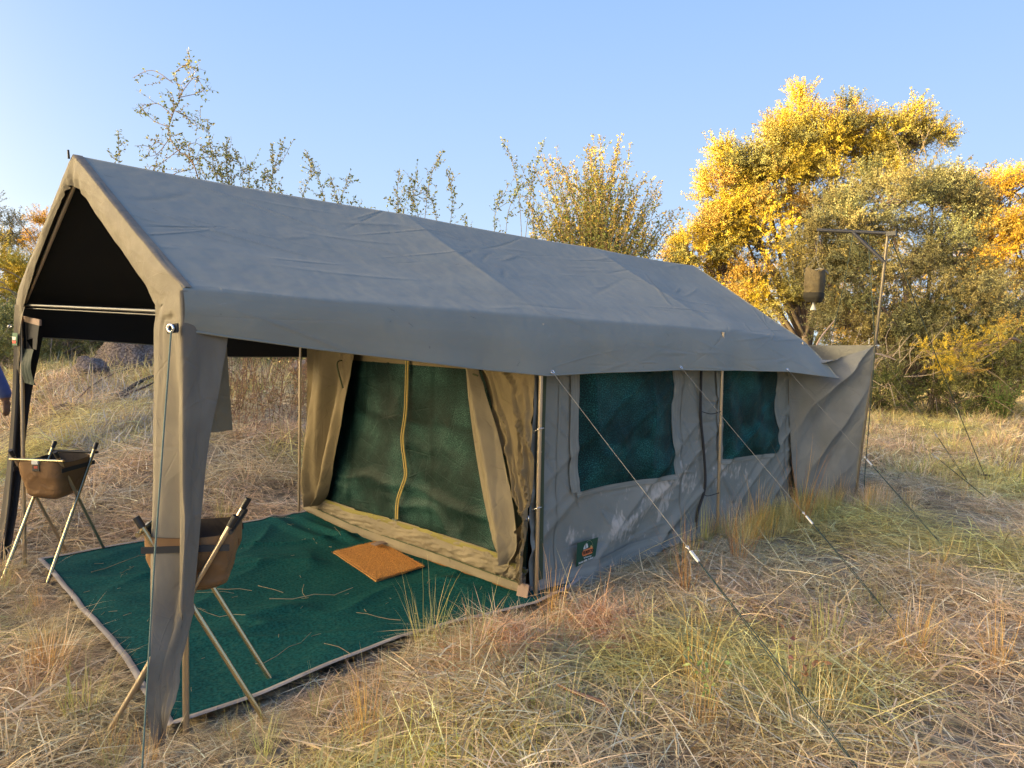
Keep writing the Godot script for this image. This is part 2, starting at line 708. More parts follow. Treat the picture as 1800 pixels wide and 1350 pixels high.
func guy(t: Node3D, a: Vector3, g: Vector3, runner: float, peg := true) -> void:
	# rope from a to the ground at g, doubled below the runner
	var ra := a.lerp(g, runner)
	var r := part("guy_rope", tube_mesh([a, a.lerp(ra, 0.5) - Vector3(0, 0.004, 0), ra], 0.0016, 5), M.rope_pale, t)
	var side := (g - a).cross(Vector3.UP).normalized() * 0.009
	var m := MB.new()
	m.tube([ra, ra.lerp(g, 0.5) + side, g], 0.0022, 0.0022, 5)
	m.tube([ra, ra.lerp(g, 0.5) - side, g], 0.0022, 0.0022, 5)
	part("doubled_rope", m.mesh(), M.rope, r)
	var d := (g - a).normalized()
	m = MB.new()
	m.box(ra + d * 0.03, d * 0.03, side.normalized() * 0.007, d.cross(side).normalized() * 0.004)
	m.tube([ra - d * 0.012, ra - d * 0.026 + side, ra - d * 0.03, ra - d * 0.026 - side, ra - d * 0.012], 0.003, 0.003, 5)
	part("runner", m.mesh(), M.white, r)
	if peg:
		part("peg", tube_mesh([g + Vector3(0, 0.07, 0) + d * 0.03, g - Vector3(0, 0.15, 0) - d * 0.05], 0.005, 6), M.greytube, r)
	part("eyelet", ring_mesh(a, d.cross(side), 0.012, 0.0035), M.chrome, r)


func build_tent() -> void:
	var t := thing("safari_tent", "grey green canvas safari tent with open gable porch and dark mesh windows", "tent")
	# --- fly sheet: outer canvas and its black lining
	var m := MB.new()
	m.grid(300, 170, func(u: float, v: float) -> Vector3:
		var q := fly_q(v)
		return fly(u * 6.09, q[0], q[1]), 6.1, 3.8)
	var f := part("fly_sheet", m.mesh(), M.fly, t)
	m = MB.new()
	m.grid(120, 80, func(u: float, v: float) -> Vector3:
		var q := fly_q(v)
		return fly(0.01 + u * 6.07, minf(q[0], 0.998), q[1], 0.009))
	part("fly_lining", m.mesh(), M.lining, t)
	# hems
	m = MB.new()
	var p := []
	for k in 121:
		p.append(fly(6.09 * k / 120, 1.0, 1.0))
	m.tube(p, 0.005, 0.005, 6)
	p = []
	for k in 121:
		p.append(fly(6.09 * k / 120, 1.0, -1.0))
	m.tube(p, 0.005, 0.005, 6)
	p = []
	for k in 101:
		var q := fly_q(k / 100.0)
		p.append(fly(6.09, q[0], q[1]))
	m.tube(p, 0.005, 0.005, 6)
	part("hem", m.mesh(), M.fly, f)
	# --- gable front: band of canvas round the arched opening
	var inner := [[0, 1.60, -2.645], [0, 1.71, -2.5], [0, 1.95, -2.14], [0, 2.14, -1.81], [0, 2.245, -1.59], [0, 2.285, -1.42], [0, 2.21, -1.22], [0, 2.03, -0.9], [0, 1.88, -0.62], [0, 1.77, -0.42], [0, 1.655, -0.29]]
	m = MB.new()
	m.grid(150, 22, func(u: float, v: float) -> Vector3:
		var s := u * 2.0 - 1.0
		var q := minf(0.749, absf(s) * 0.76)
		var side := 1.0 if s >= 0 else -1.0
		var o := fly(0.0, q, side, -0.004) + Vector3(-0.008, 0, 0)
		if absf(s) > 0.985:
			o.y -= (absf(s) - 0.985) * 1.5
		if v < 0.08:
			return fly(0.035 * (1.0 - v / 0.08), q, side, -0.004) + Vector3(-0.008 * v / 0.08, 0, 0)
		v = (v - 0.08) / 0.92
		var i := along(inner, u)
		var w := smoothstep(0.0, 0.5, v)
		var r := o.lerp(i, v)
		var near_top := exp(-pow(s / 0.16, 2))
		r.x += -0.012 * sin(PI * v) + 0.014 * near_top * sin(s * 60.0) * v + 0.006 * w * noise_b.get_noise_2d(u * 7.0, v * 0.9)
		r.x += 0.012 * smoothstep(0.85, 1.0, absf(s))
		r.x -= 0.002 * crease(noise_c, u * 5.0, v * 1.2 + u * 4.0)
		return r, 4.0, 0.35)
	part("gable_front", m.mesh(), M.gable, t)
	# --- hanging corner curtains
	var l_edge := [[0.0, 1.72, -0.26], [0.0, 1.649, -0.287], [0.0, 1.574, -0.302], [-0.005, 1.34, -0.292], [-0.02, 1.114, -0.26], [-0.05, 0.855, -0.184], [-0.09, 0.573, -0.08], [-0.11, 0.461, -0.029], [-0.125, 0.346, 0.006], [-0.135, 0.243, 0.016], [-0.13, 0.13, 0.02], [-0.12, 0.01, 0.037]]
	var r_edge := [[0.16, 1.72, -0.012], [0.17, 1.649, -0.012], [0.169, 1.582, -0.01], [0.135, 1.356, -0.005], [0.09, 1.136, 0.0], [0.061, 0.873, 0.0], [0.034, 0.564, 0.0], [0.02, 0.432, 0.0], [-0.02, 0.315, 0.015], [-0.05, 0.222, 0.038], [-0.08, 0.134, 0.06], [-0.108, 0.018, 0.03]]
	m = MB.new()
	m.grid(44, 90, func(u: float, v: float) -> Vector3:
		var a := along(l_edge, v)
		var b := along(r_edge, v)
		var corner := Vector3(-0.012, (a.y + b.y) / 2, 0.006)
		var fall := smoothstep(0.75, 0.45, v)
		corner = ((a + b) / 2).lerp(corner, 0.35 + 0.65 * fall)
		var r: Vector3
		if u < 0.55:
			r = a.lerp(corner, u / 0.55)
		else:
			r = corner.lerp(b, (u - 0.55) / 0.45)
		# lengthways folds: a hollow before the corner, then the corner roll
		r.x += 0.05 * smoothstep(0.08, 0.35, v) * exp(-pow((u - 0.33) / 0.12, 2)) * smoothstep(0.85, 0.4, v)
		r.x -= 0.018 * exp(-pow((u - 0.12) / 0.08, 2)) * smoothstep(0.1, 0.5, v)
		r.z += 0.012 * exp(-pow((u - 0.62) / 0.1, 2)) * smoothstep(0.0, 0.3, v) * smoothstep(0.8, 0.5, v)
		r.x += 0.008 * noise_b.get_noise_2d(u * 2.5, v * 1.5) + 0.010 * crease(noise_c, u * 1.5 + v * 1.7, v * 1.2 - u)
		# caught up and twisted near the ground
		var tw := smoothstep(0.62, 0.8, v)
		r.x -= 0.025 * tw * sin(PI * u) * (1.0 - smoothstep(0.9, 1.0, v))
		return r, 0.6, 1.7)
	part("corner_curtain", m.mesh(), M.gable, t)
	# rolled flap hanging inside the corner
	m = MB.new()
	m.grid(10, 30, func(u: float, v: float) -> Vector3:
		var r := Vector3(0.10, 1.57, -0.05).lerp(Vector3(0.183, 1.57, -0.05), u).lerp(Vector3(0.08, 1.176, -0.035).lerp(Vector3(0.21, 1.174, -0.035), u), v)
		r.z += 0.012 * sin(u * 5.0) * v + 0.004 * crease(noise_b, u * 2, v * 3)
		return r, 0.15, 0.4)
	part("inner_flap", m.mesh(), M.tan, t)
	# far corner: pale front strip and the dark inside of the side return
	var fl_a := [[-0.02, 1.70, -2.66], [-0.02, 1.567, -2.702], [-0.02, 1.428, -2.716], [-0.02, 1.089, -2.8], [-0.04, 0.69, -2.86], [-0.08, 0.266, -2.92], [-0.12, 0.0, -2.95]]
	var fl_b := [[0.0, 1.681, -2.5], [0.0, 1.568, -2.617], [0.0, 1.429, -2.668], [0.0, 1.092, -2.745], [-0.02, 0.697, -2.8], [-0.06, 0.273, -2.86], [-0.1, 0.0, -2.92]]
	part("corner_curtain", rows_cloth(fl_a, fl_b, func(u: float, v: float) -> Vector3: return Vector3(0.012 * sin(u * PI), 0, 0), 8, 40, 0.2, 1.7), M.gable, t)
	var fr_a := [[0.0, 1.612, -2.73], [0.0, 1.391, -2.735], [-0.012, 1.096, -2.74], [-0.036, 0.726, -2.75], [-0.068, 0.356, -2.76], [-0.11, 0.0, -2.8]]
	var fr_b := [[0.17, 1.615, -2.76], [0.13, 1.391, -2.76], [0.075, 1.093, -2.76], [0.03, 0.72, -2.76], [-0.012, 0.348, -2.765], [-0.065, 0.0, -2.79]]
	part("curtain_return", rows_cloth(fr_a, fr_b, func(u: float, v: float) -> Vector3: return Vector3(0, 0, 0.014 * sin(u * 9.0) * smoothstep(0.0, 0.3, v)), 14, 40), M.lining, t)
	# --- poles
	var poles := [[Vector3(0.015, -0.02, -0.03), Vector3(0.015, 1.70, -0.03)], [Vector3(0.015, -0.02, -2.72), Vector3(0.02, 1.70, -2.70)], [Vector3(2.035, -0.02, 0.0), Vector3(2.005, 1.66, 0.01)], [Vector3(2.0, -0.02, -2.73), Vector3(2.0, 1.66, -2.72)], [Vector3(4.27, -0.02, 0.0), Vector3(4.17, 1.66, 0.02)], [Vector3(4.24, -0.02, -2.73), Vector3(4.24, 1.66, -2.72)], [Vector3(6.0, -0.02, -0.03), Vector3(5.98, 1.6, -0.06)], [Vector3(6.0, -0.02, -2.72), Vector3(6.0, 1.6, -2.72)]]
	for k in poles.size():
		var a: Vector3 = poles[k][0]
		var b: Vector3 = poles[k][1]
		var o := part("pole", tube_mesh([a, a.lerp(b, 0.5), b], 0.0125, 10), M.steel, t)
		if k in [0, 2, 3, 4]:
			var j := a.lerp(b, 0.55)
			part("joint", tube_mesh([j, j + Vector3(0, 0.012, 0)], 0.0142, 10), M.steel, o)
	for x in [0.03, 2.03, 4.22, 6.02]:
		for s in [0.03, -2.77]:
			m = MB.new()
			m.tube([Vector3(x, eave(x) - 0.05, -0.05 if s > -1 else -2.69), Vector3(x, RIDGE - 0.06, MIDZ)], 0.011, 0.011, 8)
			part("rafter", m.mesh(), M.steel, t)
	m = MB.new()
	m.tube([Vector3(0.03, 1.70, -2.70), Vector3(0.03, 1.64, -0.05)], 0.007, 0.007, 8)
	m.tube([Vector3(0.045, 1.68, -2.70), Vector3(0.045, 1.625, -0.05)], 0.004, 0.004, 6)
	part("cross_bar", m.mesh(), M.greytube, t)
	m = MB.new()
	m.tube([Vector3(0.03, RIDGE - 0.05, MIDZ), Vector3(6.05, RIDGE - 0.05, MIDZ)], 0.013, 0.013, 8)
	part("ridge_pole", m.mesh(), M.steel, t)
	m = MB.new()
	m.tube([Vector3(-0.02, RIDGE - 0.02, MIDZ - 0.02), Vector3(-0.025, RIDGE + 0.022, MIDZ - 0.01)], 0.006, 0.005, 7)
	part("ridge_spike", m.mesh(), M.black, t)
	# corner eyelet patch and its cord down the curtain
	m = MB.new()
	m.box(Vector3(-0.036, 1.578, 0.0), Vector3(0.01, 0.003, 0.021), Vector3(0, 0.017, 0.0), Vector3(-0.004, 0, 0.002))
	part("eyelet_patch", m.mesh(), M.dark_cloth, t)
	part("corner_eyelet", ring_mesh(Vector3(-0.046, 1.578, 0.004), Vector3(-0.9, 0, 0.4), 0.013, 0.006), M.chrome, t)
	part("corner_cord", tube_mesh([Vector3(-0.046, 1.57, 0.01), Vector3(-0.15, 0.78, 0.13), Vector3(-0.262, -0.02, 0.30)], 0.0032, 6), rope_material(), t)
	build_inner_tent(t)
	build_brand_patch(t)
	# --- guy ropes of the near side, and one at the far front corner
	guy(t, fly(2.02, 0.985, 1.0) + Vector3(0, 0, 0.006), Vector3(1.51, -0.01, 2.12), 0.53)
	guy(t, fly(3.45, 0.985, 1.0) + Vector3(0, 0, 0.006), Vector3(3.237, -0.01, 1.679), 0.62)
	guy(t, fly(5.15, 0.985, 1.0) + Vector3(0, 0, 0.006), Vector3(4.782, -0.01, 1.658), 0.5)
	guy(t, fly(6.08, 0.995, 1.0) + Vector3(0.01, 0, 0.006), Vector3(7.469, -0.01, 1.401), 0.6)
	guy(t, Vector3(-0.03, 1.56, -2.76), Vector3(-0.75, 0.0, -4.2), 0.55)


func rope_material() -> StandardMaterial3D:
	var m := mat(Color.WHITE, 0.8)
	m.albedo_texture = noise_tex(0.3, 1, [[0.4, lin(0.03, 0.07, 0.06)], [0.7, lin(0.22, 0.28, 0.25)]], 64)
	m.uv1_scale = Vector3(1, 60, 1)
	return m


func wall_z(x: float, y: float) -> float:
	# near wall of the inner tent, pulled into diagonal tucks at its corners
	var z := -0.1
	var w := 0.0
	w += 0.034 * crease(noise_b, x * 0.35 - y * 0.8, y * 0.9 - x * 0.55 + 3.0, 3.2) * smoothstep(1.2, 0.5, y)
	w += 0.014 * crease(noise_c, x * 0.6 - y * 0.9, y * 1.2 - x * 0.7, 4.0)
	w += 0.02 * noise_b.get_noise_2d(x * 0.9 + 5, y * 1.1)
	w += 0.035 * smoothstep(0.25, 0.0, y) * (0.5 + 0.5 * sin(x * 3.1))
	return z + w * smoothstep(1.55, 1.25, y)


func dirt_texture() -> ImageTexture:
	# mud splashed on the lower wall between the windows; x 0..1 spans the wall, y 0..1 runs top to bottom
	var w := 1024
	var h := 384
	var im := Image.create(w, h, false, Image.FORMAT_RGB8)
	var a := FastNoiseLite.new()
	a.frequency = 0.026
	a.fractal_octaves = 5
	a.seed = 8
	var b := FastNoiseLite.new()
	b.frequency = 0.006
	b.fractal_octaves = 3
	b.seed = 12
	for y in h:
		for x in w:
			var px := x / float(w) * 3.9
			var py := 1.55 * (1.0 - y / float(h))
			# streaks rise steeply to the right
			var st := 0.45 * a.get_noise_2d(x * 2.2 + y * 0.9, y * 0.9 - x * 0.2) + 0.75 * a.get_noise_2d(x * 0.9 + y * 0.35, y * 0.42 - x * 0.1)
			var area := exp(-pow((px - 1.45 - (py - 0.4) * 0.9) / 0.42, 2)) * exp(-pow((py - 0.48) / 0.22, 2)) + 0.9 * exp(-pow((px - 0.9) / 0.26, 2) - pow((py - 0.24) / 0.09, 2)) + 0.7 * exp(-pow((px - 2.6) / 0.4, 2) - pow((py - 0.45) / 0.12, 2)) + 0.6 * exp(-pow((px - 0.42) / 0.14, 2) - pow((py - 0.28) / 0.06, 2))
			var fine := a.get_noise_2d(x * 3.1 + 500, y * 2.2)
			var k := smoothstep(0.22, 0.62, area * 0.75 + st * 0.8 + fine * 0.25 - 0.12) * (0.85 + 0.8 * fine)
			k += 0.1 * smoothstep(0.0, 0.5, b.get_noise_2d(x, y)) * smoothstep(0.9, 0.1, py)
			var f := 1.0 + 0.10 * b.get_noise_2d(x * 2 + 90, y * 2)
			var c := Color(0.225 * f, 0.224 * f, 0.188 * f).lerp(Color(0.46, 0.41, 0.34), clampf(k, 0, 1))
			im.set_pixel(x, y, c.linear_to_srgb())
	return ImageTexture.create_from_image(im)


func build_inner_tent(t: Node3D) -> void:
	# near wall
	var m := MB.new()
	m.grid(190, 76, func(u: float, v: float) -> Vector3:
		var x := 2.07 + u * 3.86
		var y := 1.55 - v * (1.55 - 0.02)
		return Vector3(x, y, wall_z(x, y)), 1.0, 1.0)
	var wm := mat(Color.WHITE, 0.75)
	wm.albedo_texture = dirt_texture()
	wm.normal_enabled = true
	wm.normal_texture = crease_map(1280, 512, 130, 0.55, 0.5, 260, 16.0, 61)
	wm.normal_scale = 0.8
	wm.metallic_specular = 0.35
	var wall := part("side_wall", m.mesh(), wm, t)
	# sod cloth along its foot
	m = MB.new()
	m.grid(120, 6, func(u: float, v: float) -> Vector3:
		var x := 2.1 + u * 3.8
		return Vector3(x, 0.12 - v * 0.115 + 0.012 * sin(x * 4.0) * v, wall_z(x, 0.12 - 0.1 * v) + 0.012 + 0.05 * v * v + 0.012 * v * noise_b.get_noise_2d(x * 2.0, 7.0)))
	part("wall_skirt", m.mesh(), M.wall, wall)
	# dark green corner binding, wall tie strap, seams
	part("corner_binding", strip([Vector3(2.13, 1.5, -0.085), Vector3(2.13, 0.9, -0.085), Vector3(2.14, 0.08, -0.075)], Vector3(0.07, 0, 0), Vector3.ZERO, 0.003), M.binding, wall)
	var sp := []
	for q in [[4.03, 1.4], [4.05, 1.0], [4.11, 0.7], [4.16, 0.4], [4.08, 0.2], [4.02, 0.03]]:
		sp.append(Vector3(q[0], q[1], wall_z(q[0], q[1]) + 0.016))
	part("wall_strap", tube_mesh(curve(sp, 6), 0.011, 7), M.dark_cloth, wall)
	for y in [1.02, 0.35]:
		m = MB.new()
		m.tube(curve([Vector3(4.06 if y > 0.5 else 4.12, y, wall_z(4.06, y) + 0.02), Vector3(4.13, y - 0.02, -0.03), Vector3(4.2 + (1 - y) * 0.05, y, 0.02)], 5), 0.0035, 0.0035, 5)
		part("strap_tie", m.mesh(), M.black, wall)
	for q in [[2.29, 1.4, 0.1], [3.78, 1.4, 0.1], [5.75, 1.4, 0.02]]:
		var sx: float = q[0]
		m = MB.new()
		m.grid(2, 40, func(u: float, v: float) -> Vector3:
			var y := lerpf(1.4, 0.06, v)
			var x := sx + 0.02 * u + 0.02 * v
			return Vector3(x, y, wall_z(x, y) + 0.004))
		part("wall_seam", m.mesh(), M.wall, wall)
	# windows of dark mesh, each with a hem of canvas round it
	for k in 2:
		var c: Array = [[2.47, 1.42], [3.6, 1.42], [3.67, 0.56], [2.51, 0.59]] if k == 0 else [[4.37, 1.42], [5.47, 1.42], [5.56, 0.53], [4.47, 0.585]]
		var wave := 0.5 if k == 0 else 1.6
		m = MB.new()
		m.grid(50, 40, func(u: float, v: float) -> Vector3:
			var a := Vector2(c[0][0], c[0][1]).lerp(Vector2(c[1][0], c[1][1]), u)
			var b := Vector2(c[3][0], c[3][1]).lerp(Vector2(c[2][0], c[2][1]), u)
			var p := a.lerp(b, v)
			var edge := smoothstep(0.0, 0.12, u) * smoothstep(1.0, 0.88, u) * smoothstep(1.0, 0.9, v)
			if k == 1:
				p.x += 0.04 * sin(v * 9.0) * smoothstep(0.7, 1.0, u)
			return Vector3(p.x, p.y, wall_z(p.x, p.y) + 0.008 + edge * (0.022 + 0.012 * crease(noise_b, p.x * 1.4, p.y * 0.4 + p.x * 0.4) + wave * 0.011 * sin(p.x * 11.0 + p.y * 3.0) + 0.01 * noise_c.get_noise_2d(p.x * 2, p.y))), 1.1, 0.86)
		var win := part("window", m.mesh(), M.window, t)
		var fm := MB.new()
		for e in [[0, 3, -1.0], [1, 2, 1.0]]:
			var a: Array = c[e[0]]
			var b: Array = c[e[1]]
			var s: float = e[2]
			fm.grid(3, 40, func(u: float, v: float) -> Vector3:
				var x := lerpf(a[0], b[0], v) + s * 0.085 * u
				if k == 1 and s > 0:
					x += 0.04 * sin(v * 9.0) * (1.0 - u)
				var y := lerpf(a[1], b[1], v)
				return Vector3(x, y, wall_z(x, y) + 0.012 + 0.006 * noise_b.get_noise_2d(y * 3.0, u)))
		fm.grid(40, 2, func(u: float, v: float) -> Vector3:
			var x := lerpf(c[3][0] - 0.03, c[2][0] + 0.03, u)
			var y := lerpf(c[3][1], c[2][1], u) - 0.035 * v
			return Vector3(x, y, wall_z(x, y) + 0.011))
		part("window_hem", fm.mesh(), M.wall, win)
	# far and back walls, inner roof, inner front gable, floor
	m = MB.new()
	m.grid(40, 20, func(u: float, v: float) -> Vector3: return Vector3(2.07 + 3.86 * u, 1.5 * v, -2.64 + 0.02 * noise_b.get_noise_2d(u * 4, v)))
	part("far_wall", m.mesh(), M.wall, t)
	m = MB.new()
	m.quad(Vector3(5.93, 0, -0.1), Vector3(5.93, 1.55, -0.1), Vector3(5.93, 1.55, -2.64), Vector3(5.93, 0, -2.64))
	m.tri(Vector3(5.93, 1.55, -0.1), Vector3(5.93, 2.3, MIDZ), Vector3(5.93, 1.55, -2.64), Color.WHITE)
	part("back_wall", m.mesh(), M.wall, t)
	m = MB.new()
	m.quad(Vector3(2.07, 1.55, -0.1), Vector3(2.07, 2.3, MIDZ), Vector3(5.93, 2.3, MIDZ), Vector3(5.93, 1.55, -0.1))
	m.quad(Vector3(2.07, 1.55, -2.64), Vector3(2.07, 2.3, MIDZ), Vector3(5.93, 2.3, MIDZ), Vector3(5.93, 1.55, -2.64))
	part("inner_roof", m.mesh(), M.wall, t)
	m = MB.new()
	m.quad(Vector3(2.065, 1.36, -0.1), Vector3(2.065, 1.55, -0.1), Vector3(2.065, 1.55, -2.64), Vector3(2.065, 1.36, -2.64))
	m.tri(Vector3(2.065, 1.55, -0.1), Vector3(2.065, 2.3, MIDZ), Vector3(2.065, 1.55, -2.64), Color.WHITE)
	part("inner_gable", m.mesh(), M.tan, t)
	m = MB.new()
	m.box(Vector3(3.99, 0.035, -1.37), Vector3(1.93, 0, 0), Vector3(0, 0.03, 0), Vector3(0, 0, 1.24))
	part("floor", m.mesh(), M.floor, t)
	# front: the mesh door with its zip
	m = MB.new()
	m.grid(80, 60, func(u: float, v: float) -> Vector3:
		var z := lerpf(-2.6, -0.12, u)
		var y := lerpf(1.5, 0.12, v)
		var w := 0.025 * noise_b.get_noise_2d(z * 0.9, y * 0.7) + 0.010 * crease(noise_c, z * 0.8 + y * 0.6, y * 0.7 - z * 0.5, 4.0)
		w += smoothstep(0.75, 0.3, y) * (0.035 * crease(noise_b, z * 0.5 + y * 0.9, y * 1.6 - z * 0.5, 2.6))
		return Vector3(2.085 - w * smoothstep(0.0, 0.1, v), y, z), 2.5, 1.4)
	var door := part("door_screen", m.mesh(), M.screen, t)
	var zp := []
	for q in [[1.5, -1.285], [1.425, -1.289], [1.038, -1.299], [0.828, -1.333], [0.667, -1.302], [0.565, -1.286], [0.476, -1.324], [0.362, -1.376], [0.225, -1.386]]:
		zp.append(Vector3(2.035, q[0], q[1]))
	part("zip", strip(zp, Vector3(0, 0, 0.034), Vector3.ZERO, 0.003), M.zip, door)
	m = MB.new()
	m.tube(curve(zp, 6), 0.0035, 0.0035, 5)
	for k in m.v.size():
		m.v[k].x -= 0.005
	part("zip_teeth", m.mesh(), M.binding, door)
	m = MB.new()
	for s in [-1, 1]:
		m.box(Vector3(2.02, 0.215, -1.386 + s * 0.014), Vector3(0.006, 0, 0), Vector3(0, 0.012, 0), Vector3(0, 0, 0.009))
		m.box(Vector3(2.012, 0.17, -1.386 + s * 0.024), Vector3(0.003, 0, 0), Vector3(0, 0.028, s * 0.008), Vector3(0, 0, 0.006))
	part("zip_slider", m.mesh(), M.chrome, door)
	# curtains of the doorway, tied back at each side
	var lca := [[2.0, 1.52, -2.62], [2.0, 1.44, -2.62], [2.0, 1.118, -2.622], [2.0, 0.829, -2.63], [2.0, 0.537, -2.635], [2.0, 0.316, -2.63], [2.0, 0.201, -2.56], [2.0, 0.127, -2.472]]
	var lcb := [[2.02, 1.52, -1.82], [2.0, 1.44, -1.86], [2.0, 1.158, -1.939], [2.0, 0.883, -2.03], [2.0, 0.596, -2.139], [2.0, 0.377, -2.212], [2.0, 0.25, -2.27], [2.0, 0.142, -2.391]]
	part("door_curtain", rows_cloth(lca, lcb, func(u: float, v: float) -> Vector3:
		var amp := 0.4 + 0.6 * smoothstep(0.0, 0.5, v)
		return Vector3(-0.06 * sin(PI * u) * amp + amp * (0.05 * sin(u * 11.0 + v * 1.4) + 0.018 * sin(u * 23.0 - v * 3.0)) + 0.008 * crease(noise_b, u * 2.0, v * 2.0), 0, 0), 50, 60, 0.6, 1.4), M.tan, t)
	var rra := [[1.95, 1.5, -0.62], [1.95, 1.399, -0.581], [1.95, 1.183, -0.552], [1.95, 0.935, -0.502], [1.95, 0.656, -0.429], [1.95, 0.401, -0.349], [1.95, 0.269, -0.293], [1.95, 0.2, -0.222]]
	var rrb := [[1.95, 1.5, -0.52], [1.95, 1.375, -0.475], [1.95, 1.196, -0.397], [1.95, 0.994, -0.299], [1.95, 0.729, -0.202], [1.95, 0.482, -0.126], [1.95, 0.312, -0.11], [1.95, 0.205, -0.173]]
	part("door_curtain", rows_cloth(rra, rrb, func(u: float, v: float) -> Vector3:
		return Vector3(-0.05 * sin(PI * u) + 0.03 * absf(sin(u * 5.0 + v)) * smoothstep(0.0, 0.4, v) + 0.007 * crease(noise_c, u * 1.5, v * 3.0), 0, 0), 24, 60, 0.3, 1.4), M.sill, t)
	var rpa := [[2.03, 1.52, -0.6], [2.02, 1.4, -0.529], [2.02, 1.192, -0.418], [2.02, 0.988, -0.32], [2.02, 0.752, -0.232], [2.02, 0.556, -0.148], [2.0, 0.497, -0.09], [2.0, 0.354, -0.14], [2.0, 0.221, -0.19], [2.0, 0.121, -0.22]]
	var rpb := [[2.03, 1.52, -0.06], [2.03, 1.374, -0.06], [2.03, 1.19, -0.055], [2.03, 0.989, -0.05], [2.03, 0.786, -0.045], [2.02, 0.616, -0.04], [2.0, 0.518, -0.028], [2.02, 0.375, -0.03], [2.03, 0.253, -0.04], [2.04, 0.112, -0.05]]
	part("front_panel", rows_cloth(rpa, rpb, func(u: float, v: float) -> Vector3:
		var star := 0.02 * crease(noise_b, u * 1.3 + v * 0.6, v * 2.2 - u * 0.9, 4.0) + 0.014 * crease(noise_c, u * 2.0 - v * 2.0, v * 2.0 + u, 4.0)
		return Vector3(-star * 1.9 - 0.02 * sin(PI * u) + 0.05 * smoothstep(0.55, 0.75, v) * sin(u * PI * 1.6), 0, 0), 36, 70, 0.5, 1.4), M.tan, t)
	m = MB.new()
	m.quad(Vector3(2.045, 0.1, -0.3), Vector3(2.045, 1.5, -0.3), Vector3(2.045, 1.5, -0.1), Vector3(2.045, 0.1, -0.1))
	part("door_post_cloth", m.mesh(), M.binding, t)
	m = MB.new()
	m.quad(Vector3(2.055, 0.1, -2.64), Vector3(2.055, 1.5, -2.64), Vector3(2.055, 1.5, -2.45), Vector3(2.055, 0.1, -2.45))
	part("door_post_cloth", m.mesh(), M.binding, t)
	# ties and rings
	m = MB.new()
	m.tube(curve([Vector3(1.99, 1.36, -0.56), Vector3(1.93, 1.345, -0.5), Vector3(1.95, 1.33, -0.46)], 4), 0.006, 0.006, 5)
	part("curtain_tie", m.mesh(), M.binding, t)
	m = MB.new()
	m.tube(curve([Vector3(1.99, 1.36, -2.05), Vector3(1.92, 1.33, -2.02), Vector3(1.93, 1.15, -1.95)], 4), 0.006, 0.006, 5)
	part("curtain_tie", m.mesh(), M.binding, t)
	m = MB.new()
	for y in [1.03, 0.56]:
		m = MB.new()
		m.tube(curve([Vector3(2.02, y - 0.02, -0.04), Vector3(2.0, y, -0.02), Vector3(2.0, y + 0.02, 0.018), Vector3(2.04, y + 0.02, 0.018), Vector3(2.06, y, -0.03)], 4), 0.0028, 0.0028, 5)
		part("pole_clip", m.mesh(), M.chrome, t)
	part("tie_ring", ring_mesh(Vector3(1.985, 0.51, -0.045), Vector3(1, 0, 0.3), 0.017, 0.004), M.chrome, t)
	# raised sill across the doorway
	var sia := [[2.03, 0.205, -2.56], [2.03, 0.198, -1.95], [2.03, 0.219, -1.359], [2.03, 0.226, -0.849], [2.03, 0.225, -0.353], [2.03, 0.199, -0.163], [2.03, 0.188, -0.06]]
	var sib := [[2.01, 0.095, -2.56], [2.01, 0.075, -1.933], [2.01, 0.08, -1.342], [2.01, 0.088, -0.833], [2.01, 0.088, -0.338], [2.01, 0.094, -0.15], [2.01, 0.095, -0.05]]
	var sill := part("door_sill", rows_cloth(sia, sib, func(u: float, v: float) -> Vector3:
		return Vector3(-0.026 * crease(noise_b, v * 9.0 + u * 2.2, u * 1.2 - v * 3.0, 2.6) - 0.02 * sin(PI * u), 0.006 * sin(v * 40.0) * u * (1 - u), 0), 12, 110, 0.15, 2.5), M.sill, t)
	part("sill_binding", rows_cloth(sia, [[2.025, 0.17, -2.56], [2.025, 0.163, -1.95], [2.025, 0.184, -1.359], [2.025, 0.191, -0.849], [2.025, 0.19, -0.353], [2.025, 0.165, -0.163], [2.025, 0.155, -0.06]], func(u: float, v: float) -> Vector3:
		return Vector3(-0.016 - 0.004 * sin(u * PI), 0.004 * sin(v * 31.0), 0), 4, 80, 0.05, 2.5), M.zip_green, sill)
	var sja := [[2.0, 0.119, -2.62], [2.0, 0.085, -1.933], [2.0, 0.09, -1.342], [2.0, 0.098, -0.833], [2.0, 0.098, -0.338], [2.0, 0.104, -0.05]]
	var sjb := [[1.975, 0.07, -2.62], [1.975, 0.028, -1.9], [1.975, 0.025, -1.313], [1.975, 0.045, -0.808], [1.975, 0.051, -0.316], [1.975, 0.053, -0.045]]
	part("sill_cover", rows_cloth(sja, sjb, func(u: float, v: float) -> Vector3:
		return Vector3(-0.012 * sin(PI * u), 0, 0) + Vector3(-0.004, 0, 0) * crease(noise_c, v * 9.0, u), 8, 90, 0.08, 2.5), M.sill, sill)
	m = MB.new()
	p_line(m, sja, 0.004)
	part("piping", m.mesh(), M.binding, sill)
	m = MB.new()
	m.grid(80, 6, func(u: float, v: float) -> Vector3:
		var z := lerpf(-2.6, -0.05, u)
		return Vector3(2.03 + 0.02 * noise_b.get_noise_2d(z * 3.0, v) - 0.02 * v, lerpf(0.085, 0.005, v), z), 2.5, 0.1)
	part("floor_edge", m.mesh(), M.floor, t)
	# webbing tab pegged at the door corner and the one in the middle
	part("peg_tab", strip([Vector3(1.985, 0.115, -0.055), Vector3(1.968, 0.06, -0.05), Vector3(1.95, -0.002, -0.045)], Vector3(0, 0.0, 0.085), Vector3.ZERO, 0.003), M.web, t)
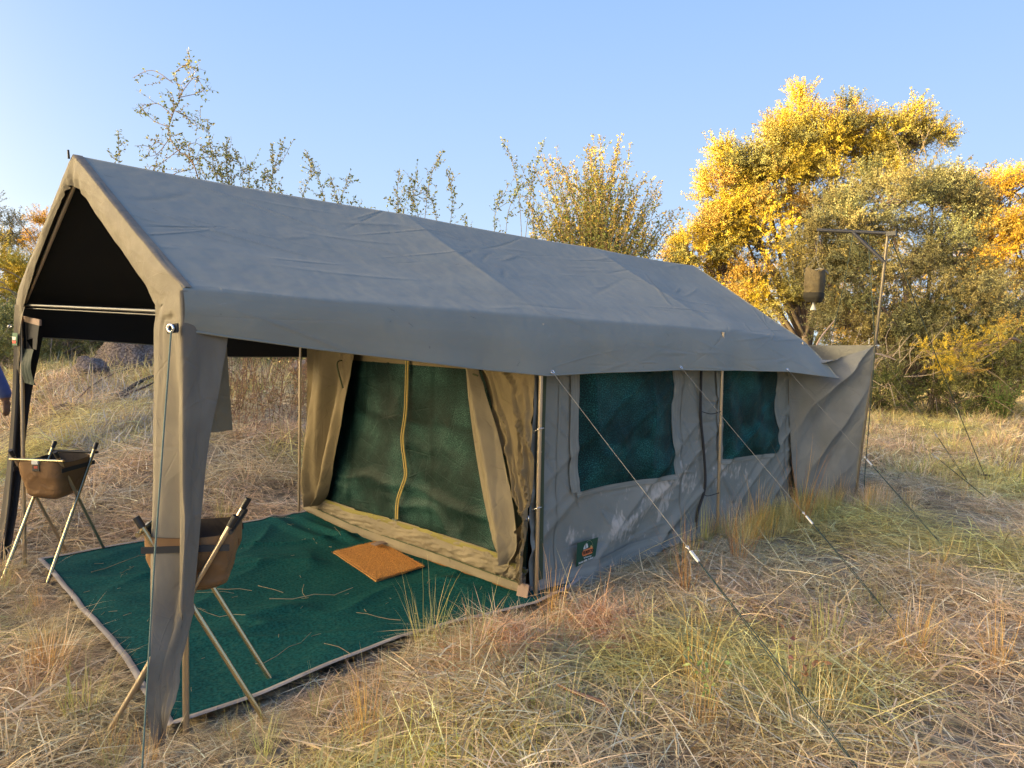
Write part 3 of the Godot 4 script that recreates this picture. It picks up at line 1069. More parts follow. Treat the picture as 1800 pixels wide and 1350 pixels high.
	part("peg_tab", strip([Vector3(1.975, 0.05, -1.44), Vector3(1.93, 0.055, -1.44), Vector3(1.87, 0.052, -1.44)], Vector3(0, 0.0, 0.06), Vector3.ZERO, 0.003), M.web, t)
	part("peg_eyelet", ring_mesh(Vector3(1.946, 0.022, -0.045), Vector3(1, 0.4, 0), 0.011, 0.004), M.chrome, t)
	# small lock fitting at the corner of the sill
	m = MB.new()
	m.box(Vector3(1.97, 0.15, -0.07), Vector3(0.008, 0, 0), Vector3(0, 0.03, 0), Vector3(0, 0, 0.007))
	part("sill_catch", m.mesh(), M.chrome, t)


func p_line(m: MB, rows: Array, r: float) -> void:
	var p := []
	for k in 60:
		p.append(along(rows, k / 59.0) + Vector3(-0.008, 0, 0))
	m.tube(p, r, r, 5)


func text_mesh(s: String, size: float, italic := false) -> TextMesh:
	var tm := TextMesh.new()
	tm.text = s
	var f := SystemFont.new()
	f.font_names = PackedStringArray(["Droid Sans"])
	f.font_weight = 700
	tm.font = f
	tm.font_size = 48
	tm.pixel_size = size / 48.0
	tm.depth = 0.002
	return tm


func build_brand_patch(t: Node3D) -> void:
	# green label low on the near wall: a tent emblem, an orange plate with the name, two white lines
	var c := Vector3(2.585, 0.19, 0)
	var z := maxf(maxf(wall_z(2.48, 0.25), wall_z(2.69, 0.25)), maxf(wall_z(2.48, 0.12), wall_z(2.66, 0.14))) + 0.008
	var m := MB.new()
	var shape := [Vector3(2.475, 0.262, z), Vector3(2.70, 0.258, z), Vector3(2.675, 0.135, z), Vector3(2.47, 0.105, z)]
	m.quad(shape[0], shape[1], shape[2], shape[3])
	var patch := part("brand_patch", m.mesh(), mat(lin(0.008, 0.06, 0.028), 0.6), t)
	m = MB.new()
	var pill := []
	for k in 24:
		var q := TAU * k / 24
		var s := signf(cos(q)) if absf(cos(q)) > 0.01 else 0.0
		pill.append(c + Vector3(s * 0.038 + cos(q) * 0.021, -0.006 + sin(q) * 0.021 + 0.02 * (s * 0.038 + cos(q) * 0.02), z + 0.003))
	for k in 24:
		m.tri(c + Vector3(0, -0.006, z + 0.003), pill[(k + 1) % 24], pill[k], Color.WHITE)
	part("name_plate", m.mesh(), mat(lin(0.75, 0.2, 0.06), 0.6), patch)
	var w := part("name_lettering", text_mesh("TENTCO", 0.03), mat(lin(0.012, 0.01, 0.01), 0.6), patch)
	w.position = c + Vector3(0, -0.006, z + 0.005)
	m = MB.new()
	var e := c + Vector3(-0.012, 0.03, z + 0.003)
	for q in [[-0.036, -0.012, -0.03, 0.006, -0.016, 0.02, -0.012, -0.012], [-0.004, -0.012, -0.01, 0.022, 0.006, 0.02, 0.016, -0.006]]:
		m.quad(e + Vector3(q[0], q[1], 0), e + Vector3(q[2], q[3], 0), e + Vector3(q[4], q[5], 0), e + Vector3(q[6], q[7], 0))
	part("tent_emblem", m.mesh(), M.white, patch)
	m = MB.new()
	var arc := []
	for k in 14:
		var q := PI * k / 13
		arc.append(c + Vector3(0.008 + cos(q) * 0.045, 0.012 + sin(q) * 0.055, z + 0.003))
	m.tube(arc, 0.001, 0.001, 4)
	part("emblem_arc", m.mesh(), mat(lin(0.35, 0.36, 0.2), 0.6), patch)
	m = MB.new()
	m.tri(c + Vector3(0.025, 0.016, z + 0.003), c + Vector3(0.034, 0.034, z + 0.003), c + Vector3(0.05, 0.014, z + 0.003), Color.WHITE)
	part("emblem_hill", m.mesh(), mat(lin(0.6, 0.4, 0.12), 0.6), patch)
	w = part("line_lettering", text_mesh("3x Panorama", 0.013), M.white, patch)
	w.position = c + Vector3(0.0, -0.04, z + 0.004)
	w = part("line_lettering", text_mesh("Senior DBL F-door", 0.018), M.white, patch)
	w.position = c + Vector3(-0.018, -0.06, z + 0.004)
	w.transform.basis = Basis(Vector3(1, 0.05, 0), Vector3(0.3, 1, 0), Vector3(0, 0, 1))
	# the small copy of the label on the far corner curtain
	m = MB.new()
	m.quad(Vector3(-0.026, 1.52, -2.715), Vector3(-0.012, 1.52, -2.64), Vector3(-0.012, 1.44, -2.66), Vector3(-0.026, 1.44, -2.72))
	var p2 := part("corner_label", m.mesh(), mat(lin(0.02, 0.1, 0.05), 0.6), t)
	m = MB.new()
	m.quad(Vector3(-0.029, 1.495, -2.707), Vector3(-0.017, 1.495, -2.665), Vector3(-0.017, 1.475, -2.668), Vector3(-0.029, 1.475, -2.707))
	part("label_plate", m.mesh(), M.white, p2)
	m = MB.new()
	m.quad(Vector3(-0.029, 1.47, -2.71), Vector3(-0.017, 1.47, -2.665), Vector3(-0.017, 1.453, -2.668), Vector3(-0.029, 1.453, -2.71))
	part("label_band", m.mesh(), mat(lin(0.5, 0.05, 0.03), 0.6), p2)


# ---------------------------------------------------------------- shower cubicle, its gantry and the bucket bag
func build_shower() -> void:
	var t := thing("shower_cubicle", "grey canvas shower cubicle without a roof joined to the rear of the tent", "shower tent")
	# near wall, stretched from the tent to the corner pole in long diagonal folds
	var a_edge := [[5.72, 1.52, -0.12], [5.76, 1.33, -0.1], [5.82, 0.9, -0.09], [5.88, 0.4, -0.06], [5.93, 0.0, 0.0]]
	var b_edge := [[6.6, 1.59, 0.42], [6.6, 1.35, 0.41], [6.6, 0.9, 0.38], [6.6, 0.4, 0.34], [6.55, 0.0, 0.32]]
	var wall := part("near_wall", rows_cloth(a_edge, b_edge, func(u: float, v: float) -> Vector3:
		var sag := -0.12 * sin(PI * u) * (1.0 - v) * (1.0 - v)
		var k := v - (1.0 - u) * 0.62
		var fold := 0.15 * (0.6 - absf(sin(k * 9.5 + 0.6 * noise_b.get_noise_2d(u * 1.5, v * 1.5)))) * sin(PI * clampf(u, 0, 1)) * smoothstep(1.25, 0.2, v)
		fold += 0.008 * crease(noise_c, k * 3.0, u * 0.6)
		return Vector3(-fold * 0.5, sag, fold * 0.9 + 0.05 * smoothstep(0.85, 1.0, v) * sin(u * 6.0)), 60, 80, 0.9, 1.5), M.cubicle, t)
	part("wall_foot", rows_cloth([[5.9, 0.03, 0.0], [6.2, 0.06, 0.19], [6.56, 0.04, 0.34]], [[5.9, -0.01, 0.05], [6.2, -0.01, 0.28], [6.6, -0.01, 0.40]], func(u: float, v: float) -> Vector3: return Vector3(0, 0.02 * sin(v * 9.0) * u, 0), 6, 30), M.cubicle, wall)
	part("end_wall", rows_cloth([[6.6, 1.59, 0.42], [6.62, 1.57, -0.4], [6.64, 1.58, -1.4], [6.64, 1.58, -2.6]], [[6.58, 0.0, 0.32], [6.62, 0.0, -0.4], [6.64, 0.0, -1.4], [6.64, 0.0, -2.6]], func(u: float, v: float) -> Vector3:
		return Vector3(0.02 * noise_b.get_noise_2d(u, v * 4), 0, 0), 20, 40, 1.5, 2.6), M.cubicle, t)
	part("far_wall", rows_cloth([[5.93, 1.5, -2.64], [6.64, 1.58, -2.6]], [[5.93, 0.0, -2.64], [6.64, 0.0, -2.6]], func(_u: float, _v: float) -> Vector3: return Vector3.ZERO, 8, 8), M.cubicle, t)
	var m := MB.new()
	m.tube([Vector3(6.61, 1.6, 0.36), Vector3(6.61, 1.66, 0.36)], 0.006, 0.004, 6)
	part("corner_spike", m.mesh(), M.white, t)
	guy(t, Vector3(6.6, 1.58, 0.43), Vector3(8.492, 0.0, 0.972), 0.6)

	var g := thing("shower_gantry", "tall grey metal pole with braced arm standing at the shower corner", "pole")
	var top := Vector3(6.63, 2.69, 0.47)
	var ends := Vector3(6.47, 2.77, -0.17)
	part("pole", tube_mesh([Vector3(6.595, -0.03, 0.32), Vector3(6.61, 1.6, 0.42), top + Vector3(0.0, 0.03, 0.0)], 0.0145, 9), M.dark_steel, g)
	part("arm", tube_mesh([top + Vector3(0.02, 0.01, 0.05), ends], 0.018, 9), M.black_tube, g)
	var bm := top.lerp(ends, 0.48)
	part("brace", tube_mesh([bm, Vector3(6.62, 2.42, 0.455)], 0.019, 8), M.black_tube, g)
	m = MB.new()
	m.box(top + Vector3(0.01, 0.01, 0.03), Vector3(0.03, 0, 0), Vector3(0, 0.022, 0), Vector3(0, 0, 0.045))
	part("bracket", m.mesh(), M.black_tube, g)
	m = MB.new()
	m.tube([ends + Vector3(0.01, -0.1, 0.1), top.lerp(ends, 0.45) + Vector3(0, -0.09, 0)], 0.003, 0.003, 5)
	m.tube(curve([bm + Vector3(0, -0.03, 0), Vector3(6.56, 2.2, 0.1), Vector3(6.5, 1.62, 0.02)], 5), 0.0035, 0.0035, 5)
	part("hoist_rope", m.mesh(), M.rope, g)
	part("tied_rope", tube_mesh([top.lerp(ends, 0.3) + Vector3(0, -0.02, 0.02), Vector3(6.55, 1.56, 0.44), Vector3(6.47, 0.25, 0.44), Vector3(6.47, -0.02, 0.46)], 0.0045, 5), M.rope, g)
	var gp := Vector3(9.076, 0.0, 1.026)
	part("guy_rope", tube_mesh([top + Vector3(0.02, -0.03, 0.02), top.lerp(gp, 0.5) - Vector3(0, 0.02, 0), gp], 0.0045, 5), M.rope, g)
	m = MB.new()
	m.box(gp + Vector3(-0.04, 0.05, -0.01), Vector3(0.02, 0, 0.06), Vector3(0, 0.012, 0), Vector3(0.02, 0, 0))
	part("rope_toggle", m.mesh(), M.black, g)

	var s := thing("shower_bag", "olive canvas bucket shower bag hanging from the gantry arm", "bag")
	var o := Vector3(6.46, 2.02, -0.16)
	m = MB.new()
	m.grid(40, 30, func(u: float, v: float) -> Vector3:
		var q := TAU * u
		var r := 0.092 + 0.01 * sin(v * 4.0)
		if v > 0.82:
			r *= 1.0 - 0.75 * pow((v - 0.82) / 0.18, 1.6)
		var sq := 1.0 / maxf(absf(cos(q)), absf(sin(q)))
		r *= lerpf(1.0, sq, 0.45) * 0.92
		var p := o + Vector3(cos(q) * r, 0.34 * (1 - v) + 0.02 * sin(q * 2.0) * (1 - v), sin(q) * r)
		p += Vector3(cos(q), 0, sin(q)) * 0.008 * crease(noise_b, u * 4.0, v * 2.0)
		return p, 0.9, 0.35)
	var body := part("bag_body", m.mesh(), canvas(0.1, 0.078, 0.042, 0.15, 71), s)
	m = MB.new()
	m.grid(40, 6, func(u: float, v: float) -> Vector3:
		var q := TAU * u
		var r := 0.104 * (1.0 - 0.02 * v)
		if v > 0.5:
			r *= 1.0 - 0.5 * (v - 0.5)
		var sq := 1.0 / maxf(absf(cos(q)), absf(sin(q)))
		r *= lerpf(1.0, sq, 0.45) * 0.92
		return o + Vector3(cos(q) * r, 0.10 - 0.1 * v, sin(q) * r))
	part("dark_base", m.mesh(), canvas(0.03, 0.027, 0.02, 0.15, 73), body)  # darker band round the lower part of the bag
	m = MB.new()
	for k in 4:
		var q := TAU * k / 4 + 0.8
		m.tube([o + Vector3(cos(q) * 0.115, 0.33, sin(q) * 0.115), Vector3(o.x, 2.5, o.z)], 0.002, 0.002, 4)
	m.tube([Vector3(o.x, 2.5, o.z), ends + Vector3(0, 0, 0.02)], 0.0025, 0.0025, 4)
	part("hanging_cord", m.mesh(), M.rope_pale, s)
	m = MB.new()
	m.tube([o + Vector3(0, 0.0, 0), o + Vector3(0, -0.03, 0)], 0.012, 0.012, 8)
	m.tube([o + Vector3(0, -0.03, 0), o + Vector3(0, -0.08, 0)], 0.014, 0.03, 12)
	part("shower_rose", m.mesh(), M.white, s)
	m = MB.new()
	m.tube(curve([o + Vector3(0.1, 0.33, -0.08), o + Vector3(0.13, 0.36, 0.02), o + Vector3(0.1, 0.3, 0.1)], 4), 0.01, 0.008, 6)
	part("filler_strap", m.mesh(), M.rope_pale, s)


# ---------------------------------------------------------------- ground sheet, mat, wash stands
func sheet_y(x: float, z: float) -> float:
	var inside := minf(minf(x - sheet_front(z), sheet_right(x) - z), z + 2.63)
	var w := smoothstep(0.0, 0.3, inside)
	var flat := smoothstep(0.3, 0.55, Vector2((x - 1.75) * 1.15, (z + 1.21) * 0.85).length())
	var y := 0.006 + 0.012 * noise_b.get_noise_2d(x * 1.1 + 3, z * 1.1)
	y += w * flat * 0.022 * crease(noise_c, x * 0.22 + z * 0.3, z * 0.9 - x * 0.6, 3.2)
	y += w * flat * 0.012 * crease(noise_b, x * 0.5 - z * 0.2, z * 1.0 + x * 0.35, 3.2)
	y += w * 0.01
	# ruck along the sill, where it is pulled under the tent
	y += 0.04 * exp(-pow((x - 1.86 + (z + 1.3) * 0.02) / 0.05, 2)) * smoothstep(-0.15, -0.5, z) * (0.6 + 0.4 * sin(z * 3.0)) * flat
	y += 0.02 * flat * exp(-pow((x - 1.7) / 0.06, 2)) * smoothstep(-1.0, -2.0, z)
	# it lies up on the trampled straw
	return y + 0.006 + 0.028 * (1.0 - w)


func build_ground_sheet() -> void:
	var t := thing("ground_sheet", "dark green shade net ground sheet with pale hem spread under the porch", "ground sheet")
	var m := MB.new()
	m.grid(170, 130, func(u: float, v: float) -> Vector3:
		var z0 := lerpf(-2.62, 0.0, v)
		var x := lerpf(sheet_front(z0), 3.02, u)
		var zr := sheet_right(x)
		var z := lerpf(-2.63, zr, v)
		x = lerpf(sheet_front(z), 3.02, u)
		var y := sheet_y(x, z)
		if x > 2.05 and z < -0.14:
			y = minf(y, 0.0) - 0.004
		return Vector3(x, y, z), 3.0, 2.6)
	part("sheet", m.mesh(), M.sheet, t)
	m = MB.new()
	m.grid(140, 3, func(u: float, v: float) -> Vector3:
		var x := lerpf(-0.03, 3.0, u)
		var z := sheet_right(x) - 0.003 + 0.03 * (v - 0.3)
		return Vector3(x, sheet_y(x, sheet_right(x)) + 0.005 + 0.004 * sin(v * PI), z), 3.0, 0.05)
	m.grid(140, 3, func(u: float, v: float) -> Vector3:
		var z := lerpf(-2.63, -0.03, u)
		var x := sheet_front(z) + 0.003 - 0.03 * (v - 0.3)
		return Vector3(x + 0.008 * noise_b.get_noise_2d(z * 2.0, 4.0), sheet_y(x, z) + 0.006 + 0.004 * sin(v * PI), z), 3.0, 0.05)
	m.grid(100, 3, func(u: float, v: float) -> Vector3:
		var x := lerpf(0.09, 2.02, u)
		return Vector3(x, sheet_y(x, -2.62) + 0.006 + 0.004 * sin(v * PI), -2.62 - 0.028 * (v - 0.3)), 2.0, 0.05)
	part("hem", m.mesh(), M.edge, t)

	# coir mat
	var d := thing("door_mat", "rectangular orange brown coir mat lying before the tent door", "doormat", Vector3(1.748, 0.021, -1.213))
	var ex := (Vector3(1.894, 0, -0.9) - Vector3(1.493, 0, -0.875)) * 0.5
	var ez := (Vector3(1.602, 0, -1.549) - Vector3(1.493, 0, -0.875)) * 0.5
	var coir := mat(Color.WHITE, 0.95)
	coir.albedo_texture = noise_tex(0.22, 3, [[0.3, lin(0.12, 0.045, 0.01)], [0.5, lin(0.5, 0.22, 0.05)], [0.7, lin(0.85, 0.5, 0.17)]], 512, false, 4, 81)
	coir.normal_enabled = true
	coir.normal_texture = noise_tex(0.25, 3, [], 512, true, 8.0, 83)
	m = MB.new()
	m.grid(50, 36, func(u: float, v: float) -> Vector3:
		var a := u * 2 - 1
		var b := v * 2 - 1
		var r := 1.0 + 0.006 * noise_b.get_noise_2d(u * 14, v * 14)
		var p := ex * b * r + ez * a * r
		var side := maxf(absf(a), absf(b))
		var y := 0.013 - 0.004 * smoothstep(0.975, 1.0, side) + 0.006 * b * b * signf(-b) + 0.002 * noise_c.get_noise_2d(u * 40, v * 30)
		return p + Vector3(0, y, 0), 1.0, 0.7)
	var top := part("pile", m.mesh(), coir, d)
	m = MB.new()
	for k in 9000:
		var a := rf(-0.99, 0.99)
		var b := rf(-0.99, 0.99)
		var p := ex * b + ez * a + Vector3(0, 0.011 + 0.006 * b * b * signf(-b), 0)
		var g := rf(0.35, 1.2)
		var o := (rv(0.7) + Vector3(0, 1, 0)).normalized() * rf(0.006, 0.014)
		m.tri(p - o.cross(Vector3.RIGHT).normalized() * 0.0014, p + o, p + o.cross(Vector3.RIGHT).normalized() * 0.0014, Color(minf(1, 0.7 * g), 0.34 * g, 0.085 * g))
	part("coir_fibres", m.mesh(), M.blade, top).set_meta("kind", "stuff")
	m = MB.new()
	for e in [[-ex - ez, ex - ez], [ex - ez, ex + ez], [ex + ez, -ex + ez], [-ex + ez, -ex - ez]]:
		var a: Vector3 = e[0]
		var b: Vector3 = e[1]
		m.quad(a + Vector3(0, 0.0, 0), a + Vector3(0, 0.012, 0), b + Vector3(0, 0.012, 0), b + Vector3(0, 0.0, 0))
		for k in 90:
			var p := a.lerp(b, rng.randf()) * 0.995 + Vector3(0, rf(0.004, 0.014), 0)
			var o := p.normalized() * rf(0.008, 0.02) + rv(0.008)
			m.leaf(p, o, rv(0.0012), Color.WHITE)
	part("fringe", m.mesh(), coir, top)

	# straw blown onto the sheet
	var s := MB.new()
	for k in 62:
		var x := rf(0.1, 1.95)
		var z := rf(-2.5, -0.12)
		if absf(x - 1.75) < 0.3 and absf(z + 1.2) < 0.42:
			continue
		var l := rf(0.015, 0.06) if k > 12 else rf(0.1, 0.3)
		stalk(s, x, z, rng.randf() * TAU, l, rf(0.0008, 0.0016))
	stalk(s, 1.05, -0.86, 0.15, 0.5, 0.0025)
	stalk(s, 0.46, -2.2, -0.2, 0.42, 0.0025)
	stalk(s, 0.62, -0.35, -0.4, 0.36, 0.002)
	var o := part("straw_litter", s.mesh(), M.straw, self)
	tag(o, "loose bits of dry straw scattered over the green ground sheet", "straw", "", "stuff")


func stalk(m: MB, x: float, z: float, a: float, l: float, r: float) -> void:
	var p := []
	var bend := rf(-0.25, 0.25)
	for k in 5:
		var s := k / 4.0 - 0.5
		var px := x + cos(a) * l * s - sin(a) * l * bend * (s * s - 0.25)
		var pz := z + sin(a) * l * s + cos(a) * l * bend * (s * s - 0.25)
		p.append(Vector3(px, sheet_y(px, pz) + r + 0.004 + 0.01 * rng.randf() * l * 6.0, pz))
	var g := rf(0.8, 1.1)
	m.tube(p, r, r * 0.7, 4, Color(0.5 * g, 0.39 * g, 0.24 * g))


func wash_stand(label: String, at: Vector3, yaw: float, h: float, swap: bool) -> void:
	var t := thing("wash_stand", label, "washstand", at, "folding canvas wash stands at the porch posts")
	t.rotation.y = -yaw
	var a := 0.30
	var b := 0.178
	var d := 0.145
	for s in [-1.0, 1.0]:
		for g in [1.0, -1.0]:
			var foot := Vector3(-a * g, 0, d * s)
			var cap := Vector3(b * g, h, d * s)
			var off := Vector3(0, 0, 0.011 * g)
			var dark: bool = (g < 0) != swap
			var l := part("leg", tube_mesh([foot + off, cap + off], 0.0105, 9), M.brass if not dark else M.steel, t)
			var dir := (cap - foot).normalized()
			part("end_cap", tube_mesh([cap + off - dir * 0.035, cap + off + dir * 0.012], 0.0135, 9), M.black, l)
		part("pivot", tube_mesh([Vector3(0, h * 0.628, d * s - 0.02), Vector3(0, h * 0.628, d * s + 0.02)], 0.006, 7), M.chrome, t)
	for g in [1.0, -1.0]:
		part("rail", tube_mesh([Vector3(b * g * 0.94, h - 0.05, -d - 0.03), Vector3(b * g * 0.94, h - 0.05, d + 0.03)], 0.009, 8), M.brass if g < 0 else M.black, t)
	# basin slung between the rails
	for k in 2:
		var inset := 0.0 if k == 0 else 0.006
		var m := MB.new()
		m.grid(56, 26, func(u: float, v: float) -> Vector3:
			var q := TAU * u
			var sq := 1.0 / pow(pow(absf(cos(q)), 5.0) + pow(absf(sin(q)), 5.0), 0.2)
			var w := 1.0 - 0.20 * smoothstep(0.1, 0.75, v) - (0.78 * pow((v - 0.72) / 0.28, 2.0) if v > 0.72 else 0.0)
			var dip := 0.03 * absf(sin(q)) * (1.0 - v) * (1.0 - v)
			var p := Vector3(cos(q) * sq * (b * 0.95 - inset) * w, h - 0.045 - dip - 0.29 * pow(v, 0.85) + (inset if v > 0.7 else 0.0), sin(q) * sq * (d + 0.005 - inset) * w)
			var f := 0.007 * crease(noise_b, u * 5.0, v * 1.6 + u) + 0.005 * sin(u * 25.0) * v
			return p + Vector3(cos(q), 0, sin(q)) * f * smoothstep(0.05, 0.3, v), 1.2, 0.4)
		part("basin" if k == 0 else "basin_lining", m.mesh(), M.bag if k == 0 else M.bag_in, t)
	var m2 := MB.new()
	m2.box(Vector3(-b * 0.98, h - 0.062, 0.0), Vector3(0.011, 0, 0), Vector3(0, 0.012, 0), Vector3(0, 0, 0.02))
	part("rail_clip", m2.mesh(), M.white, t)
	m2 = MB.new()
	m2.box(Vector3(-b * 0.965, h - 0.10, 0.0), Vector3(0.003, -0.001, 0), Vector3(0.001, 0.02, 0), Vector3(0, 0, 0.022))
	var lab := part("sewn_label", m2.mesh(), M.black, t)
	m2 = MB.new()
	m2.box(Vector3(-b * 0.985, h - 0.094, 0.0), Vector3(0.001, 0, 0), Vector3(0, 0.008, 0), Vector3(0, 0, 0.012))
	part("label_mark", m2.mesh(), mat(lin(0.35, 0.05, 0.03), 0.6), lab)
	for s in [-1.0, 1.0]:
		m2 = MB.new()
		m2.box(Vector3(0, h - 0.115, (d + 0.012) * s), Vector3(b * 0.9, 0, 0), Vector3(0, 0.013, 0), Vector3(0, 0, 0.0015))
		part("side_strap", m2.mesh(), M.dark_cloth, t)


func build_stands() -> void:
	wash_stand("brown canvas wash stand on crossed legs by the far porch post", Vector3(0.159, 0.0, -2.542), -0.715, 0.78, false)
	wash_stand("brown canvas wash stand half hidden behind the near hanging corner curtain", Vector3(0.11, -0.02, -0.17), 0.6, 0.86, true)
	# pocket organiser on the far post
	var t := thing("hanging_organiser", "dark cloth organiser with net top and pleated pocket on the far post", "organiser", Vector3(0.05, 1.2, -2.6))
	var px := func(y: float, z: float) -> Vector3: return Vector3(0.0, y - 1.2, z + 2.6)
	var l := -2.78
	var m := MB.new()
	m.box(px.call(1.6, -2.56), Vector3(0.006, 0, 0), Vector3(0, -0.012, 0.21), Vector3(0, 0.018, 0.0015))
	part("top_band", m.mesh(), M.web, t)
	m = MB.new()
	# upper panel left open in the middle, where the net is
	m.quad(px.call(1.60, l), px.call(1.585, -2.37), px.call(1.53, -2.41), px.call(1.54, l + 0.02))
	m.quad(px.call(1.54, l + 0.02), px.call(1.53, -2.41), px.call(1.49, -2.55), px.call(1.475, l + 0.06))
	m.quad(px.call(1.49, -2.55), px.call(1.53, -2.41), px.call(1.42, -2.46), px.call(1.42, -2.56))
	m.quad(px.call(1.475, l + 0.06), px.call(1.44, -2.63), px.call(1.415, -2.56), px.call(1.41, l))
	m.quad(px.call(1.54, l + 0.02), px.call(1.475, l + 0.06), px.call(1.41, l), px.call(1.5, l - 0.01))
	part("net_panel", m.mesh(), M.lining, t)
	m = MB.new()
	m.grid(40, 20, func(u: float, v: float) -> Vector3:
		var z := lerpf(l + 0.01 - 0.02 * v, -2.475 + 0.035 * v, u)
		return Vector3(-0.012 - 0.012 * absf(sin(u * 12.6)) * smoothstep(0.2, 0.5, v) - 0.02 * sin(v * PI), lerpf(1.42, 1.2, v) - 1.2, z + 2.6), 0.4, 0.25)
	part("pleated_pocket", m.mesh(), canvas(0.028, 0.04, 0.036, 0.1, 91), t)
	m = MB.new()
	m.grid(20, 3, func(u: float, v: float) -> Vector3:
		return Vector3(-0.022, lerpf(0.025, 0.0, v), lerpf(l - 0.012, -2.438, u) + 2.6))
	part("pocket_hem", m.mesh(), canvas(0.035, 0.055, 0.048, 0.1, 93), t)


# ---------------------------------------------------------------- a person, only an arm of whom is in the picture
func flesh(bones: Array, cell: float, k: float) -> MB:
	var lo := Vector3(1e9, 1e9, 1e9)
	var hi := -lo
	for b in bones:
		var r := maxf(b[2], b[3]) + k + cell * 2
		for p in [b[0], b[1]]:
			lo = lo.min(p - Vector3(r, r, r))
			hi = hi.max(p + Vector3(r, r, r))
	var nx := int((hi.x - lo.x) / cell) + 2
	var ny := int((hi.y - lo.y) / cell) + 2
	var nz := int((hi.z - lo.z) / cell) + 2
	var f := PackedFloat32Array()
	f.resize(nx * ny * nz)
	f.fill(9.0)
	var near := PackedFloat32Array()
	near.resize(nx * ny * nz)
	near.fill(9.0)
	var who := PackedInt32Array()
	who.resize(nx * ny * nz)
	for bi in bones.size():
		var b: Array = bones[bi]
		var a: Vector3 = b[0]
		var e: Vector3 = b[1] - b[0]
		var ll := maxf(e.length_squared(), 1e-9)
		var r := maxf(b[2], b[3]) + k + cell * 2
		var l0 := ((a.min(b[1]) - Vector3(r, r, r) - lo) / cell).floor()
		var l1 := ((a.max(b[1]) + Vector3(r, r, r) - lo) / cell).ceil()
		for z in range(maxi(0, int(l0.z)), mini(nz, int(l1.z) + 1)):
			for y in range(maxi(0, int(l0.y)), mini(ny, int(l1.y) + 1)):
				for x in range(maxi(0, int(l0.x)), mini(nx, int(l1.x) + 1)):
					var p := lo + Vector3(x, y, z) * cell - a
					var t := clampf(p.dot(e) / ll, 0, 1)
					var d: float = (p - e * t).length() - lerpf(b[2], b[3], t)
					var q := (z * ny + y) * nx + x
					if d < near[q]:
						near[q] = d
						who[q] = bi
					var o := f[q]
					var h := clampf(0.5 + 0.5 * (o - d) / k, 0, 1)
					f[q] = lerpf(o, d, h) - k * h * (1 - h)
	var m := MB.new()
	var id := {}
	var step := [1, nx, nx * ny]
	for z in nz - 1:
		for y in ny - 1:
			for x in nx - 1:
				var q := (z * ny + y) * nx + x
				var s := Vector3.ZERO
				var n := 0
				var sgn := f[q] < 0
				var mixed := false
				for c in [1, nx, nx + 1, nx * ny, nx * ny + 1, nx * ny + nx, nx * ny + nx + 1]:
					if (f[q + c] < 0) != sgn:
						mixed = true
						break
				if not mixed:
					continue
				for ax in 3:
					for i in 2:
						for j in 2:
							var o := [0, 0, 0]
							o[(ax + 1) % 3] = i
							o[(ax + 2) % 3] = j
							var g: int = q + o[0] + o[1] * nx + o[2] * nx * ny
							var f0 := f[g]
							var f1 := f[g + step[ax]]
							if (f0 < 0) != (f1 < 0):
								var w := f0 / (f0 - f1)
								var pt := Vector3(o[0], o[1], o[2])
								pt[ax] += w
								s += pt
								n += 1
				id[q] = m.v.size()
				m.v.append(lo + (Vector3(x, y, z) + s / n) * cell)
				m.n.append(Vector3(f[q + 1] - f[q], f[q + nx] - f[q], f[q + nx * ny] - f[q]).normalized())
				m.c.append(bones[who[q]][4])
				m.t.append(Vector2.ZERO)
	for q in id:
		for ax in 3:
			var g: int = q + step[ax]
			if g >= f.size() or (f[q] < 0) == (f[g] < 0):
				continue
			var b1: int = step[(ax + 1) % 3]
			var b2: int = step[(ax + 2) % 3]
			if id.has(q - b1) and id.has(q - b2) and id.has(q - b1 - b2):
				var i0: int = id[q]
				var i1: int = id[q - b1]
				var i2: int = id[q - b1 - b2]
				var i3: int = id[q - b2]
				if f[q] < 0:
					m.i.append_array(PackedInt32Array([i0, i2, i1, i0, i3, i2]))
				else:
					m.i.append_array(PackedInt32Array([i0, i1, i2, i0, i2, i3]))
	return m


